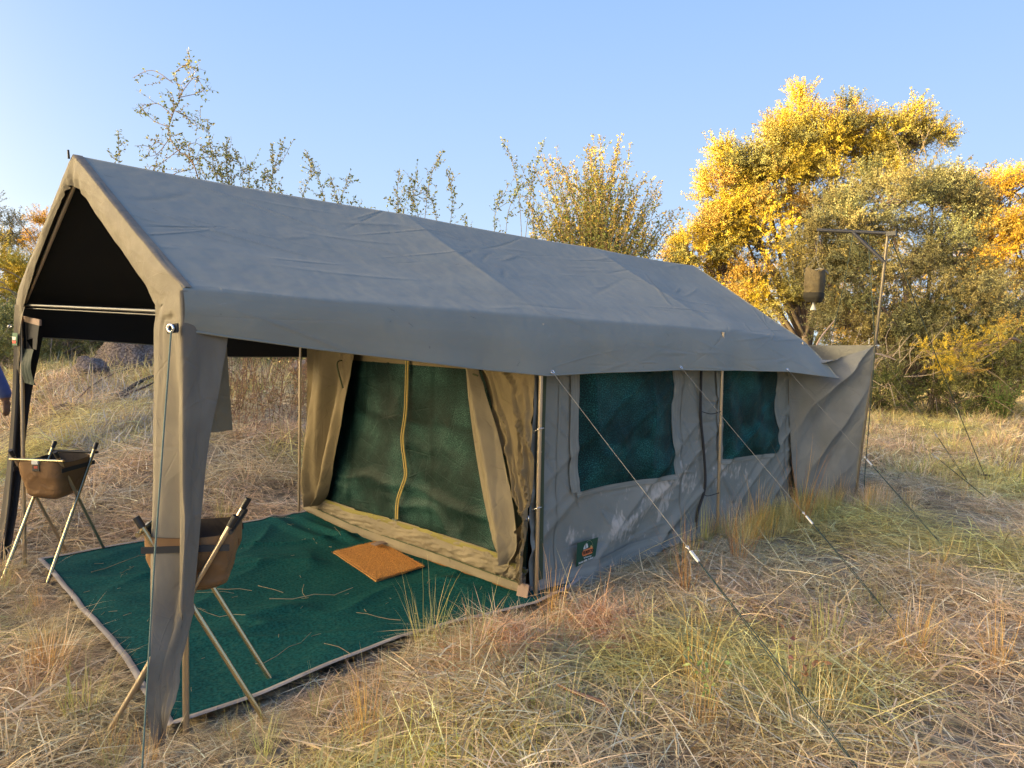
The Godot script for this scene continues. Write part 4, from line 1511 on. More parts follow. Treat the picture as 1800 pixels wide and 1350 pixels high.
func build_person() -> void:
	var t := thing("person", "person in a padded blue jacket standing by the far porch post, arm hanging", "person", Vector3(0.01, ground(0.01, -5.12), -5.12))
	var blue := Color(0.035, 0.055, 0.17)
	var skin := Color(0.11, 0.055, 0.035)
	var trousers := Color(0.06, 0.055, 0.045)
	var shoe := Color(0.03, 0.025, 0.02)
	var hair := Color(0.012, 0.01, 0.01)
	var right := Vector3(0.70, 0, 0.71)
	var fwd := Vector3(0.71, 0, -0.70)
	var at := func(x: float, y: float, z: float) -> Vector3: return right * x + Vector3(0, y, 0) + fwd * z
	var bones := []
	bones.append([at.call(0, 0.98, 0), at.call(0, 1.15, 0.01), 0.125, 0.12, blue])
	bones.append([at.call(-0.09, 1.0, 0), at.call(0.09, 1.0, 0), 0.10, 0.10, blue])
	bones.append([at.call(0, 1.15, 0.01), at.call(0, 1.36, 0), 0.13, 0.12, blue])
	bones.append([at.call(-0.17, 1.40, 0), at.call(0.17, 1.40, 0), 0.075, 0.075, blue])
	bones.append([at.call(0, 1.40, 0), at.call(0, 1.53, 0.02), 0.055, 0.05, skin])
	bones.append([at.call(0, 1.60, 0.02), at.call(0, 1.66, 0.0), 0.085, 0.09, skin])
	bones.append([at.call(0, 1.545, 0.055), at.call(0, 1.56, 0.05), 0.045, 0.05, skin])
	bones.append([at.call(0, 1.60, 0.105), at.call(0, 1.585, 0.12), 0.012, 0.015, skin])
	bones.append([at.call(-0.09, 1.6, 0.01), at.call(-0.092, 1.62, 0.01), 0.016, 0.016, skin])
	bones.append([at.call(0.09, 1.6, 0.01), at.call(0.092, 1.62, 0.01), 0.016, 0.016, skin])
	bones.append([at.call(0, 1.67, -0.015), at.call(0, 1.69, 0.0), 0.093, 0.085, hair])
	for s in [-1.0, 1.0]:
		bones.append([at.call(0.09 * s, 0.93, 0), at.call(0.11 * s, 0.5, 0.01), 0.088, 0.06, trousers])
		bones.append([at.call(0.11 * s, 0.5, 0.01), at.call(0.12 * s, 0.09, -0.02), 0.06, 0.045, trousers])
		bones.append([at.call(0.12 * s, 0.05, -0.03), at.call(0.14 * s, 0.04, 0.15), 0.045, 0.036, shoe])
	bones.append([at.call(-0.2, 1.39, 0), at.call(-0.27, 1.12, 0.0), 0.062, 0.05, blue])
	bones.append([at.call(-0.27, 1.12, 0), at.call(-0.26, 0.88, 0.08), 0.052, 0.04, blue])
	# quilted sleeve of the arm in view
	var sh: Vector3 = at.call(0.20, 1.39, 0.0)
	var el: Vector3 = at.call(0.31, 1.12, -0.01)
	var wr: Vector3 = at.call(0.39, 0.885, 0.04)
	for k in 5:
		bones.append([sh.lerp(el, k / 5.0), sh.lerp(el, (k + 0.75) / 5.0), 0.062 - 0.001 * k, 0.064 - 0.001 * k, blue])
	for k in 5:
		bones.append([el.lerp(wr, k / 5.0), el.lerp(wr, (k + 0.75) / 5.0), 0.058 - 0.002 * k, 0.059 - 0.002 * k, blue])
	for s in [-1.0, 1.0]:
		var w: Vector3 = wr if s > 0 else at.call(-0.26, 0.88, 0.08)
		bones.append([w, w + Vector3(0, -0.05, 0), 0.03, 0.03, skin])
	var m := flesh(bones, 0.014, 0.03)
	# each hand on a finer grid: palm, four unequal bent fingers, thumb from the side of the palm
	for s in [-1.0, 1.0]:
		var w: Vector3 = (wr if s > 0 else at.call(-0.26, 0.88, 0.08)) + Vector3(0, -0.035, 0)
		var hb := []
		var down: Vector3 = Vector3(0, -1, 0) + right * 0.12 * s
		down = down.normalized()
		hb.append([w, w + down * 0.03, 0.026, 0.026, skin])
		for k in 4:
			var o: Vector3 = fwd * (0.026 - 0.0175 * k)
			var root: Vector3 = w + down * 0.085 + o
			hb.append([w + down * 0.025 + o * 0.7, root, 0.014, 0.011, skin])
			var fl: float = [0.068, 0.076, 0.07, 0.056][k]
			var curl: Vector3 = -right * s * 0.35
			var k1: Vector3 = root + (down + curl * 0.35 + o * 2.0).normalized() * fl * 0.46
			var k2: Vector3 = k1 + (down + curl * 1.1).normalized() * fl * 0.3
			var k3: Vector3 = k2 + (down + curl * 2.4).normalized() * fl * 0.26
			hb.append([root, k1, 0.0098, 0.009, skin])
			hb.append([k1, k2, 0.009, 0.0083, skin])
			hb.append([k2, k3, 0.0083, 0.0072, skin])
		var tb: Vector3 = w + down * 0.03 + fwd * 0.024
		var t1: Vector3 = tb + (down * 0.7 + fwd * 0.8 - right * s * 0.3).normalized() * 0.038
		hb.append([tb, t1, 0.014, 0.011, skin])
		hb.append([t1, t1 + (down + fwd * 0.15 - right * s * 0.3).normalized() * 0.034, 0.0105, 0.0085, skin])
		var h := flesh(hb, 0.0036, 0.006)
		var k0 := m.v.size()
		m.v.append_array(h.v); m.n.append_array(h.n); m.c.append_array(h.c); m.t.append_array(h.t)
		for j in h.i:
			m.i.append(j + k0)
	var pm := mat(Color.WHITE, 0.65)
	pm.vertex_color_use_as_albedo = true
	part("body", m.mesh(), pm, t)
	m = MB.new()
	for s in [-1.0, 1.0]:
		m.box(at.call(0.032 * s, 1.615, 0.098), right * 0.012, Vector3(0, 0.005, 0), fwd * 0.004)
	part("eyes", m.mesh(), M.black, t)


# ---------------------------------------------------------------- plants
func sprig(n: int, length: float, leaf: float, wide: float, bend: float, twig: Color, droop := 0.0) -> ArrayMesh:
	var m := MB.new()
	var p := []
	for k in 5:
		var s := k / 4.0
		p.append(Vector3(bend * s * s * length, s * length * (1.0 - 0.15 * s), droop * s * s * length))
	m.tube(p, 0.006 * length, 0.002 * length, 3, twig, false)
	for k in n:
		var s := (k + 0.6) / n
		var at := along([[p[0].x, p[0].y, p[0].z], [p[1].x, p[1].y, p[1].z], [p[2].x, p[2].y, p[2].z], [p[3].x, p[3].y, p[3].z], [p[4].x, p[4].y, p[4].z]], s)
		at += rv(length * 0.10 * rng.randf())
		var q := k * 2.4 + rf(-0.5, 0.5)
		var d := Vector3(cos(q), rf(0.1, 0.9), sin(q)).normalized() * leaf * rf(0.7, 1.2)
		var side := d.cross(rv()).normalized() * wide * 0.5 * rf(0.7, 1.2)
		var g := rf(0.62, 1.0)
		m.leaf(at, d, side, Color(g, g * rf(0.94, 1.0), g * rf(0.8, 1.0)))
	return m.mesh()


var sprigs_fine := []
var sprigs_round := []
var sprigs_big := []

func lobed_tree(called: String, label: String, category: String, group: String, base: Vector3, trunk_r: float, lobes: Array, per: int, kinds: Array, size: float, tints: Array, bark: Color, m_leaf: Material, fork := 0.35, bare := 0) -> Node3D:
	# lobes: [x, y, z, radius]; a limb runs to each, and its sprigs gather in clumps on it
	var t := thing(called, label, category, base, group)
	var w := MB.new()
	var mid := Vector3.ZERO
	for l in lobes:
		mid += Vector3(l[0], l[1], l[2]) / lobes.size()
	mid -= base
	var top := Vector3(mid.x * 0.3 + rf(-0.1, 0.1), mid.y * fork, mid.z * 0.3)
	w.tube(curve([Vector3(0, -0.15, 0), top * 0.5 + Vector3(rf(-0.15, 0.15), 0, rf(-0.15, 0.15)) * mid.y * 0.2, top], 5), trunk_r, trunk_r * 0.7, 8, bark)
	var xf := []
	var cols := []
	for k in kinds.size():
		xf.append([])
		cols.append([])
	for l in lobes:
		var c := Vector3(l[0], l[1], l[2]) - base
		var r: float = l[3]
		var a := top.lerp(Vector3(0, 0, 0), rf(0.0, 0.5))
		var b := a.lerp(c, 0.5) + Vector3(rf(-0.3, 0.3), rf(-0.1, 0.4), rf(-0.3, 0.3)) * r
		w.tube(curve([a, b, c], 5), trunk_r * rf(0.3, 0.5), trunk_r * 0.12, 6, bark, false)
		var clumps := 11
		for k in clumps:
			var o := rv()
			o.y = o.y * 0.85 + 0.1
			var cc := c + o * r * rf(0.4, 0.98)
			var cr := r * rf(0.24, 0.46)
			w.tube(curve([c - o * r * 0.2, c.lerp(cc, 0.5) + rv(r * 0.1), cc], 3), trunk_r * 0.13, 0.006, 4, bark, false)
			var tint: Color = tints[rng.randi() % tints.size()]
			tint = tint * rf(0.8, 1.2)
			for j in maxi(1, int(per / float(clumps))):
				var p := cc + rv(cr * pow(rng.randf(), 0.45)) * Vector3(1.15, 0.8, 1.15)
				var dir := (p - c).normalized() * 0.7 + rv(0.7) + Vector3(0, 0.25, 0)
				var s := size * rf(0.7, 1.3)
				var ki := rng.randi() % kinds.size()
				xf[ki].append(Transform3D(rotated_basis(dir, rng.randf() * TAU).scaled(Vector3(s, s, s)), p))
				var v := rf(0.85, 1.15)
				cols[ki].append(Color(tint.r * v, tint.g * v, tint.b * v))
	for k in bare:
		# dead twigs arching out below the crown
		var a := top * rf(0.4, 1.0) + rv(0.2)
		var l: Array = lobes[rng.randi() % lobes.size()]
		var d := (Vector3(l[0], l[1], l[2]) - base - a).normalized() + rv(0.6)
		var len := rf(0.8, 2.4)
		var b := a + d * len * 0.5 + Vector3(0, 0.3, 0)
		w.tube(curve([a, b, a + d * len + Vector3(0, rf(-0.8, 0.1), 0)], 5), rf(0.008, 0.022), 0.004, 4, bark.lerp(Color(0.34, 0.27, 0.2), rng.randf()), false)
	part("trunk", w.mesh(), M.bark, t)
	for k in kinds.size():
		multi("crown", kinds[k], m_leaf, xf[k], cols[k], t)
	return t


func stem_plant(called: String, label: String, category: String, group: String, base: Vector3, stems: Array, r: float, leaf: float, gap: float, twig: float, from: float, tints: Array, bark: Color) -> Node3D:
	# stems: lists of points; leaves and short leafy twigs along each
	var t := thing(called, label, category, base, group)
	var w := MB.new()
	var f := MB.new()
	var all := stems.duplicate()
	if twig > 0.4:
		for st in stems:
			for k in rng.randi_range(0, 2):
				var s: float = rf(from, 0.88) * (st.size() - 1)
				var k0 := int(s)
				var p: Vector3 = st[k0].lerp(st[k0 + 1], s - k0)
				var d: Vector3 = ((st[k0 + 1] - st[k0]).normalized() + rv(0.75) + Vector3(0, 0.1, 0)).normalized() * twig * rf(0.4, 1.1)
				all.append([p, p + d * 0.5 + rv(0.08), p + d + Vector3(0, rf(-0.1, 0.15), 0)])
	var first := stems.size()
	var done := 0
	for st in all:
		done += 1
		var start: float = from if done <= first else 0.05
		var pts := []
		for p in st:
			pts.append(p - base)
		pts = curve(pts, 6)
		var length := 0.0
		for k in pts.size() - 1:
			length += (pts[k + 1] - pts[k]).length()
		w.tube(pts, r * (0.6 + 0.15 * length), 0.003, 5, bark, false)
		var n := int(length / gap)
		for k in n:
			var s := k / float(n)
			if s < start:
				continue
			var fi := s * (pts.size() - 1)
			var k0 := int(fi)
			var p: Vector3 = pts[k0].lerp(pts[k0 + 1], fi - k0)
			var d: Vector3 = (pts[k0 + 1] - pts[k0]).normalized()
			var tint: Color = tints[rng.randi() % tints.size()]
			if tints.size() == 6:   # the last three are sunlight painted into the tip colours
				tint = tints[rng.randi() % 3 + (3 if s + rf(-0.14, 0.14) > 0.84 else 0)]
			if twig > 0 and rng.randf() < 0.42:
				var o := (rv() + d * 0.35 + Vector3(0, 0.15, 0)).normalized()
				var tl: float = twig * rf(0.2, 0.9) * (1.2 - s)
				var e := p + o * tl + (d * 0.35 + Vector3(0, rf(-0.25, 0.25), 0)) * tl
				var mid := p + o * tl * 0.55
				w.tube([p, mid, e], 0.0035, 0.0018, 3, bark, false)
				var nl: int = int(tl / (leaf * rf(0.5, 0.9))) + 1
				for j in nl:
					var z: float = (j + rng.randf()) / nl
					var lp := p.lerp(mid, z * 2.0) if z < 0.5 else mid.lerp(e, z * 2.0 - 1.0)
					_leaf(f, lp, o, leaf, tint)
			elif rng.randf() < 0.55:
				_leaf(f, p, d, leaf, tint)
	part("stems", w.mesh(), M.bark, t)
	var o := part("leaves", f.mesh(), M.leaf, t)
	o.set_meta("kind", "stuff")
	return t


func _leaf(f: MB, p: Vector3, d: Vector3, leaf: float, tint: Color) -> void:
	var o := (rv() + d * 0.7).normalized() * leaf * rf(0.45, 1.3)
	var g := rf(0.7, 1.25)
	f.leaf(p, o, o.cross(rv()).normalized() * leaf * rf(0.2, 0.34), Color(minf(1, tint.r * g), minf(1, tint.g * g), minf(1, tint.b * g)))


func build_trees() -> void:
	var brown := Color(0.5, 0.4, 0.3)
	for k in 3:
		sprigs_fine.append(sprig(40, 0.55, 0.044, 0.026, rf(-0.3, 0.3), Color(0.45, 0.36, 0.28)))
		sprigs_round.append(sprig(26, 0.5, 0.05, 0.036, rf(-0.4, 0.4), brown))
	sprigs_big.append(sprig(26, 0.8, 0.22, 0.16, 0.2, brown))
	var yellow := [Color(0.6, 0.46, 0.06), Color(0.52, 0.42, 0.07), Color(0.64, 0.48, 0.055), Color(0.36, 0.31, 0.09), Color(0.5, 0.33, 0.08), Color(0.28, 0.27, 0.1)]
	var olive := [Color(0.31, 0.29, 0.14), Color(0.27, 0.27, 0.14), Color(0.36, 0.31, 0.13), Color(0.22, 0.23, 0.11)]
	var amber := [Color(0.64, 0.4, 0.05), Color(0.58, 0.38, 0.06), Color(0.5, 0.36, 0.07), Color(0.4, 0.3, 0.08)]
	var green := [Color(0.11, 0.14, 0.05), Color(0.15, 0.17, 0.06), Color(0.2, 0.2, 0.07)]
	var bark := Color(0.12, 0.09, 0.07)
	# big yellow tree behind the shower
	lobed_tree("yellow_tree", "tall golden yellow tree behind the tent's rear end, largest crown", "tree", "", Vector3(20.38, 0, -5.42), 0.22,
		[[20.47, 8.1, -6.0, 1.0], [21.31, 8.25, -5.16, 1.0], [22.12, 7.85, -4.26, 1.05], [19.7, 6.5, -6.6, 1.1], [20.3, 7.3, -5.9, 1.0], [19.0, 5.1, -7.2, 1.0], [20.02, 7.3, -6.36, 0.94], [20.97, 7.3, -5.37, 1.28], [22.64, 7.65, -3.67, 0.77], [19.06, 6.89, -7.31, 0.82], [18.67, 5.94, -7.61, 0.77], [19.57, 6.06, -6.7, 1.2], [20.45, 5.92, -5.77, 1.1], [18.52, 4.66, -7.65, 0.82], [17.87, 4.2, -8.27, 0.58], [19.28, 4.52, -6.84, 1.28], [18.55, 3.72, -7.53, 0.85], [21.84, 6.65, -4.4, 1.1], [19.24, 2.98, -6.74, 1.02], [21.2, 4.6, -4.9, 1.2]],
		580, sprigs_fine, 1.0, yellow, bark, M.leaf, 0.3)
	# grey green thorn tree before it
	lobed_tree("thorn_tree", "wide grey green thorn tree in shade in front of the golden tree", "tree", "", Vector3(17.82, 0, -2.25), 0.17,
		[[16.87, 4.43, -3.56, 0.9], [17.61, 5.0, -2.86, 0.97], [18.42, 5.1, -2.02, 0.86], [19.0, 5.2, -1.43, 0.66], [17.99, 3.64, -2.32, 1.17], [17.02, 3.19, -3.28, 1.04], [18.8, 3.7, -1.5, 0.8], [18.72, 2.43, -1.44, 1.17], [17.76, 2.26, -2.42, 1.1], [16.89, 2.09, -3.31, 0.83], [19.4, 2.0, -0.6, 0.85], [18.31, 1.45, -1.77, 0.9], [19.56, 1.36, -0.47, 0.9], [16.47, 3.86, -3.92, 0.69], [17.3, 1.75, -2.4, 0.9], [18.4, 2.4, -1.2, 1.0], [20.3, 1.2, 0.6, 0.8]],
		480, sprigs_fine, 0.95, olive, Color(0.2, 0.15, 0.12), M.leaf_dull, 0.2, 110)
	# long shoots that stand out of its top against the sky
	var shoots := []
	for q in [[17.9, 5.6, -2.4, 18.5, 7.1, -2.1], [18.1, 5.6, -2.2, 18.85, 6.85, -1.75], [18.3, 5.6, -2.1, 18.4, 6.9, -2.4], [18.9, 5.4, -1.6, 19.5, 6.1, -0.9], [19.2, 5.2, -1.2, 20.1, 5.95, -0.35], [18.0, 5.6, -2.5, 17.9, 6.9, -2.9], [18.7, 5.4, -1.8, 19.2, 6.3, -1.4], [19.4, 4.9, -0.9, 20.3, 5.4, -0.1]]:
		var a := Vector3(q[0], q[1], q[2])
		var b := Vector3(q[3], q[4], q[5])
		shoots.append([a, a.lerp(b, 0.5) + Vector3(0, 0.12, 0), b])
	stem_plant("leafy_shoots", "thin dark shoots rising out of the thorn tree's top against the sky", "branches", "", Vector3(18.2, 5.4, -2.2), shoots, 0.012, 0.07, 0.035, 0.35, 0.1, [Color(0.13, 0.13, 0.05), Color(0.2, 0.14, 0.06)], Color(0.2, 0.15, 0.1))
	lobed_tree("amber_tree", "amber leaved tree at the right edge beyond the thorn tree", "tree", "", Vector3(31.5, 0, -3.0), 0.25,
		[[31.74, 6.26, -2.76, 1.2], [32.16, 4.97, -2.2, 1.65], [31.27, 5.81, -3.2, 1.0], [31.17, 7.2, -3.46, 0.88], [32.02, 7.6, -2.62, 1.0], [32.18, 3.22, -2.0, 1.3], [31.3, 4.28, -3.02, 1.1], [33.2, 6.4, -0.9, 1.5], [33.4, 4.2, -0.7, 1.5], [34.3, 5.8, 0.6, 1.6]],
		420, sprigs_fine, 1.25, amber, bark, M.leaf, 0.3)
	# low sunlit branch of the thorn thicket
	lobed_tree("golden_branch", "low golden sunlit branch hanging out before the dark thicket at right", "branch", "", Vector3(17.2, 1.9, 0.1), 0.035,
		[[14.33, 1.43, -0.85, 0.25], [14.64, 1.55, -0.54, 0.3], [14.94, 1.67, -0.23, 0.3], [14.78, 1.22, -0.36, 0.25], [15.22, 1.84, 0.04, 0.24], [14.55, 1.12, -0.59, 0.16], [15.5, 2.0, 0.3, 0.25]],
		60, sprigs_fine, 0.5, yellow, Color(0.3, 0.2, 0.12), M.leaf, 0.5)
	# dark thicket under the trees at right
	for q in [[16.6, -2.6, 0.75, 0.0], [17.6, -1.5, 0.8, 0.2], [18.6, -0.6, 0.9, 0.3], [19.8, 0.5, 1.0, 0.4], [15.6, -4.0, 0.6, 0.0], [21.5, 1.2, 1.2, 0.8], [23.5, 0.0, 1.5, 1.2]]:
		var r: float = q[2]
		var names := ["low dark bush left of the thorn trunk", "low dark bush below the thorn crown", "dark bush under the golden branch", "dark bush at the right edge of the thicket", "low bush just behind the shower cubicle", "deep green bush behind the right edge thicket", "tall dark bush closing the gap behind the thicket"]
		lobed_tree("dark_bush", names[taken.get("dark_bush", -1) + 1], "bush", "dark bushes of the thicket at right", Vector3(q[0], 0, q[1]), 0.05,
			[[q[0], r * 0.8 + q[3], q[1], r], [q[0] - r * 0.6, r * 0.55, q[1] + r * 0.5, r * 0.7], [q[0] + r * 0.6, r * 0.6 + q[3], q[1] - r * 0.4, r * 0.75]],
			190, sprigs_round, 0.7, green, bark, M.leaf_dull, 0.2, 14)
	# pale leaning trunk beside the shower corner
	var lt := MB.new()
	lt.tube(curve([Vector3(13.2, -0.1, -3.6), Vector3(13.4, 0.55, -3.35), Vector3(13.55, 0.95, -3.1), Vector3(13.9, 1.25, -2.8)], 5), 0.085, 0.04, 8, Color(0.3, 0.22, 0.18))
	lt.tube(curve([Vector3(13.5, 0.8, -3.2), Vector3(13.9, 1.0, -2.75), Vector3(14.3, 0.8, -2.4)], 5), 0.035, 0.012, 6, Color(0.38, 0.31, 0.26))
	lt.tube(curve([Vector3(13.85, 1.2, -2.85), Vector3(14.3, 1.45, -2.5), Vector3(14.8, 1.42, -2.0), Vector3(15.1, 1.3, -1.7)], 5), 0.04, 0.01, 6, Color(0.36, 0.29, 0.24))
	lt.tube(curve([Vector3(13.85, 1.2, -2.85), Vector3(13.95, 1.6, -2.9), Vector3(14.3, 2.1, -2.7)], 5), 0.035, 0.01, 6, Color(0.3, 0.22, 0.18))
	for k in 40:
		var a := Vector3(rf(13.6, 15.6), rf(0.7, 1.5), rf(-3.2, -1.2))
		var d := rv(rf(0.3, 0.8)) + Vector3(0.2, 0.2, 0.2)
		lt.tube(curve([a, a + d * 0.5 + rv(0.1), a + d], 3), 0.008, 0.003, 4, Color(0.35, 0.28, 0.2), false)
	tag(part("leaning_trunk", lt.mesh(), M.bark, self), "pale bare leaning trunk with dead twigs beside the shower corner", "tree trunk")
	# small round green bush
	var st := []
	var gb := Vector3(17.0, 0.0, -0.12)
	for k in 60:
		var q := rng.randf() * TAU
		var s := sqrt(rng.randf()) * 0.5
		st.append([gb + Vector3(cos(q), 0, sin(q)) * 0.06, gb + Vector3(cos(q) * s * 0.5, 0.45, sin(q) * s * 0.5), gb + Vector3(cos(q) * s, rf(0.6, 1.0), sin(q) * s)])
	stem_plant("green_bush", "small bright green upright bush in the grass before the thicket", "bush", "", gb, st, 0.004, 0.05, 0.03, 0.2, 0.1, [Color(0.1, 0.17, 0.04), Color(0.14, 0.2, 0.05)], Color(0.15, 0.12, 0.06))

	# fan shaped bush with sunlight tinted into its upper leaves, behind the middle of the roof
	st = []
	var cb := Vector3(11.9, 0.0, -7.2)
	for k in 190:
		var q := rng.randf() * TAU
		var s := pow(rng.randf(), 0.6) * 1.75
		var h := 6.35 - 1.5 * pow(s / 1.75, 1.6) - rng.randf() * 1.9
		var tip := cb + Vector3(cos(q) * s, h, sin(q) * s)
		var m := cb + Vector3(cos(q) * s * 0.42, h * 0.55, sin(q) * s * 0.42)
		st.append([cb + Vector3(cos(q), 0, sin(q)) * 0.2, m, m.lerp(tip, 0.6) + rv(0.08), tip + Vector3(cos(q), 0, sin(q)) * rf(0, 0.3)])
	stem_plant("fan_bush", "fan shaped bush with sunlight painted golden on its top behind the middle of the roof", "bush", "", cb, st, 0.01, 0.062, 0.04, 0.55, 0.42, [Color(0.24, 0.27, 0.07), Color(0.19, 0.23, 0.06), Color(0.3, 0.29, 0.08), Color(0.62, 0.42, 0.07), Color(0.5, 0.38, 0.07), Color(0.42, 0.34, 0.08)], Color(0.26, 0.17, 0.09))

	# slim crooked tree behind the front of the roof
	var tb := Vector3(3.95, ground(3.95, -9.6), -9.6)
	var tk := [tb, Vector3(4.15, 2.6, -9.6), Vector3(3.93, 4.25, -9.72), Vector3(3.72, 4.6, -9.95), Vector3(3.62, 4.9, -10.1), Vector3(3.7, 5.25, -10.1), Vector3(3.78, 5.55, -10.0), Vector3(3.7, 5.95, -10.1)]
	st = [tk]
	for q in [[3.7, 5.75, -10.1, 3.45, 5.95, -10.35, 3.22, 5.82, -10.6], [3.75, 5.5, -10.0, 3.95, 5.85, -9.8, 4.08, 5.62, -9.75], [3.75, 5.5, -10.0, 4.0, 5.6, -9.8, 4.15, 5.75, -9.7], [3.68, 5.2, -10.1, 3.5, 5.4, -10.3, 3.28, 5.25, -10.55], [3.62, 5.0, -10.1, 3.45, 5.1, -10.3, 3.3, 5.35, -10.5], [3.66, 4.85, -10.1, 3.5, 4.55, -10.3, 3.35, 4.5, -10.4], [3.72, 4.6, -9.95, 3.95, 4.75, -9.8, 4.1, 4.6, -9.7], [3.72, 4.6, -9.95, 3.5, 4.35, -10.2, 3.3, 4.1, -10.4], [3.85, 4.4, -9.85, 4.05, 4.5, -9.7, 4.2, 4.2, -9.55], [3.9, 4.3, -9.75, 3.6, 4.15, -10.0, 3.4, 3.8, -10.2], [3.7, 5.9, -10.1, 3.85, 6.05, -9.95, 4.0, 5.95, -9.85], [3.68, 5.3, -10.1, 3.85, 5.2, -9.95, 3.95, 5.0, -9.9]]:
		st.append([Vector3(q[0], q[1], q[2]), Vector3(q[3], q[4], q[5]), Vector3(q[6], q[7], q[8])])
	var slim := [Color(0.21, 0.26, 0.09), Color(0.27, 0.29, 0.1), Color(0.34, 0.31, 0.12)]
	stem_plant("slim_tree", "slim crooked tree standing tallest behind the front of the roof", "tree", "", tb, st, 0.010, 0.062, 0.03, 0.44, 0.1, slim, Color(0.28, 0.18, 0.11))
	# bushy sapling next to it
	var sb := Vector3(4.75, ground(4.75, -9.6), -9.6)
	st = []
	for q in [[4.3, 5.3, -10.15], [4.5, 4.85, -9.9], [4.65, 4.75, -9.8], [4.85, 4.6, -9.6], [5.1, 4.85, -9.3], [5.25, 4.9, -9.2], [5.0, 4.4, -9.4], [5.2, 4.1, -9.2], [4.3, 4.9, -10.1], [4.4, 4.4, -10.0], [4.9, 4.25, -9.5], [5.35, 4.0, -9.1], [4.2, 4.5, -10.2], [4.55, 5.0, -9.9]]:
		var tip := Vector3(q[0], q[1], q[2])
		st.append([sb, sb.lerp(tip, 0.5) + Vector3(0, 0.4, 0), sb.lerp(tip, 0.8) + Vector3(0, 0.25, 0) + rv(0.1), tip])
	stem_plant("sapling", "spreading dark green sapling right of the slim crooked tree", "tree", "", sb, st, 0.007, 0.06, 0.032, 0.5, 0.5, slim, Color(0.22, 0.15, 0.09))
	# single sprays that show above the ridge
	var sprays := [
		["lone upright spray above the ridge left of the slim tree", [[3.02, 4.9, -10.7], [3.0, 4.6, -10.72]]],
		["pair of leafy sprays above the ridge right of the sapling", [[5.85, 4.85, -9.3], [6.3, 4.5, -8.75], [6.1, 4.4, -8.9], [6.4, 4.1, -8.7], [5.8, 4.5, -9.3]]],
		["open shrub with four arching sprays above the middle of the ridge", [[7.5, 5.0, -7.55], [6.95, 4.6, -8.1], [6.85, 4.1, -8.15], [7.2, 4.5, -7.9], [7.65, 4.6, -7.4], [7.4, 4.3, -7.7], [7.85, 3.8, -7.1], [7.15, 4.3, -8.0]]],
		["two tall thin sprays left of the fan shaped bush", [[8.75, 5.4, -7.05], [9.2, 5.35, -6.55], [9.05, 4.9, -6.65], [8.6, 4.4, -7.1], [8.9, 4.5, -6.9], [9.0, 4.0, -6.6]]]]
	for s in sprays:
		var c := Vector3.ZERO
		for q in s[1]:
			c += Vector3(q[0], 0, q[2]) / s[1].size()
		c.y = ground(c.x, c.z)
		st = []
		for q in s[1]:
			var tip := Vector3(q[0], q[1], q[2])
			var side := rv() * Vector3(1, 0, 1) * 0.35
			st.append([c, c.lerp(tip, 0.55) - side * 0.6 + rv(0.06), c.lerp(tip, 0.84) - side * 0.5 + Vector3(0, 0.1, 0), tip + side * 0.3])
		stem_plant("spray_shrub", s[0], "shrub", "shrubs showing above the ridge", c, st, 0.006, 0.06, 0.032, 0.45, 0.5, slim, Color(0.2, 0.15, 0.08))

	# trees at the left edge
	lobed_tree("autumn_tree", "yellow leaved tree in sunlight at the far left edge", "tree", "", Vector3(3.0, 0, -20.4), 0.12,
		[[3.2, 2.93, -20.45, 0.62], [3.63, 2.6, -20.0, 0.5], [3.1, 2.0, -20.4, 0.62], [2.62, 3.06, -21.1, 0.9], [2.4, 1.8, -21.2, 0.8], [3.7, 1.8, -19.9, 0.5]], 420, sprigs_fine, 0.75, [Color(0.66, 0.5, 0.06), Color(0.6, 0.48, 0.07), Color(0.42, 0.4, 0.08)], bark, M.leaf, 0.2, 30)
	lobed_tree("orange_tree", "thin orange yellow tree between the yellow tree and the gable", "tree", "", Vector3(4.2, 0, -21.2), 0.07,
		[[4.1, 3.9, -21.2, 0.34], [4.2, 3.3, -21.0, 0.42], [4.25, 2.7, -20.9, 0.42], [4.1, 4.5, -21.2, 0.22]], 150, sprigs_fine, 0.6, [Color(0.62, 0.38, 0.05), Color(0.52, 0.36, 0.06)], Color(0.25, 0.16, 0.1), M.leaf, 0.5, 40)
	lobed_tree("flat_top_tree", "dark flat topped tree behind the yellow tree at the far left", "tree", "", Vector3(3.2, 0, -27.0), 0.2,
		[[3.6, 5.0, -26.6, 0.8], [2.6, 5.3, -27.4, 0.9], [4.3, 4.6, -26.0, 0.6], [1.4, 5.4, -28.0, 1.0]], 240, sprigs_fine, 0.9, olive, bark, M.leaf_dull, 0.4, 40)
	# dead tangle at the left edge below them
	var dm := MB.new()
	for k in 90:
		var a := Vector3(rf(1.0, 2.6), 0, rf(-15.2, -13.2))
		a.y = ground(a.x, a.z) + rf(0.0, 1.2)
		var d := rv(rf(0.3, 0.9)) + Vector3(0, 0.35, 0)
		dm.tube(curve([a, a + d * 0.5 + rv(0.12), a + d], 4), rf(0.006, 0.022), 0.004, 4, Color(0.3, 0.24, 0.19) * rf(0.6, 1.1), false)
	tag(part("dead_brush", dm.mesh(), M.bark, self), "grey leafless brushwood at the far left edge beneath the yellow tree", "brushwood")
	# green bushes behind the mound, seen under the far eave
	var bi := 0
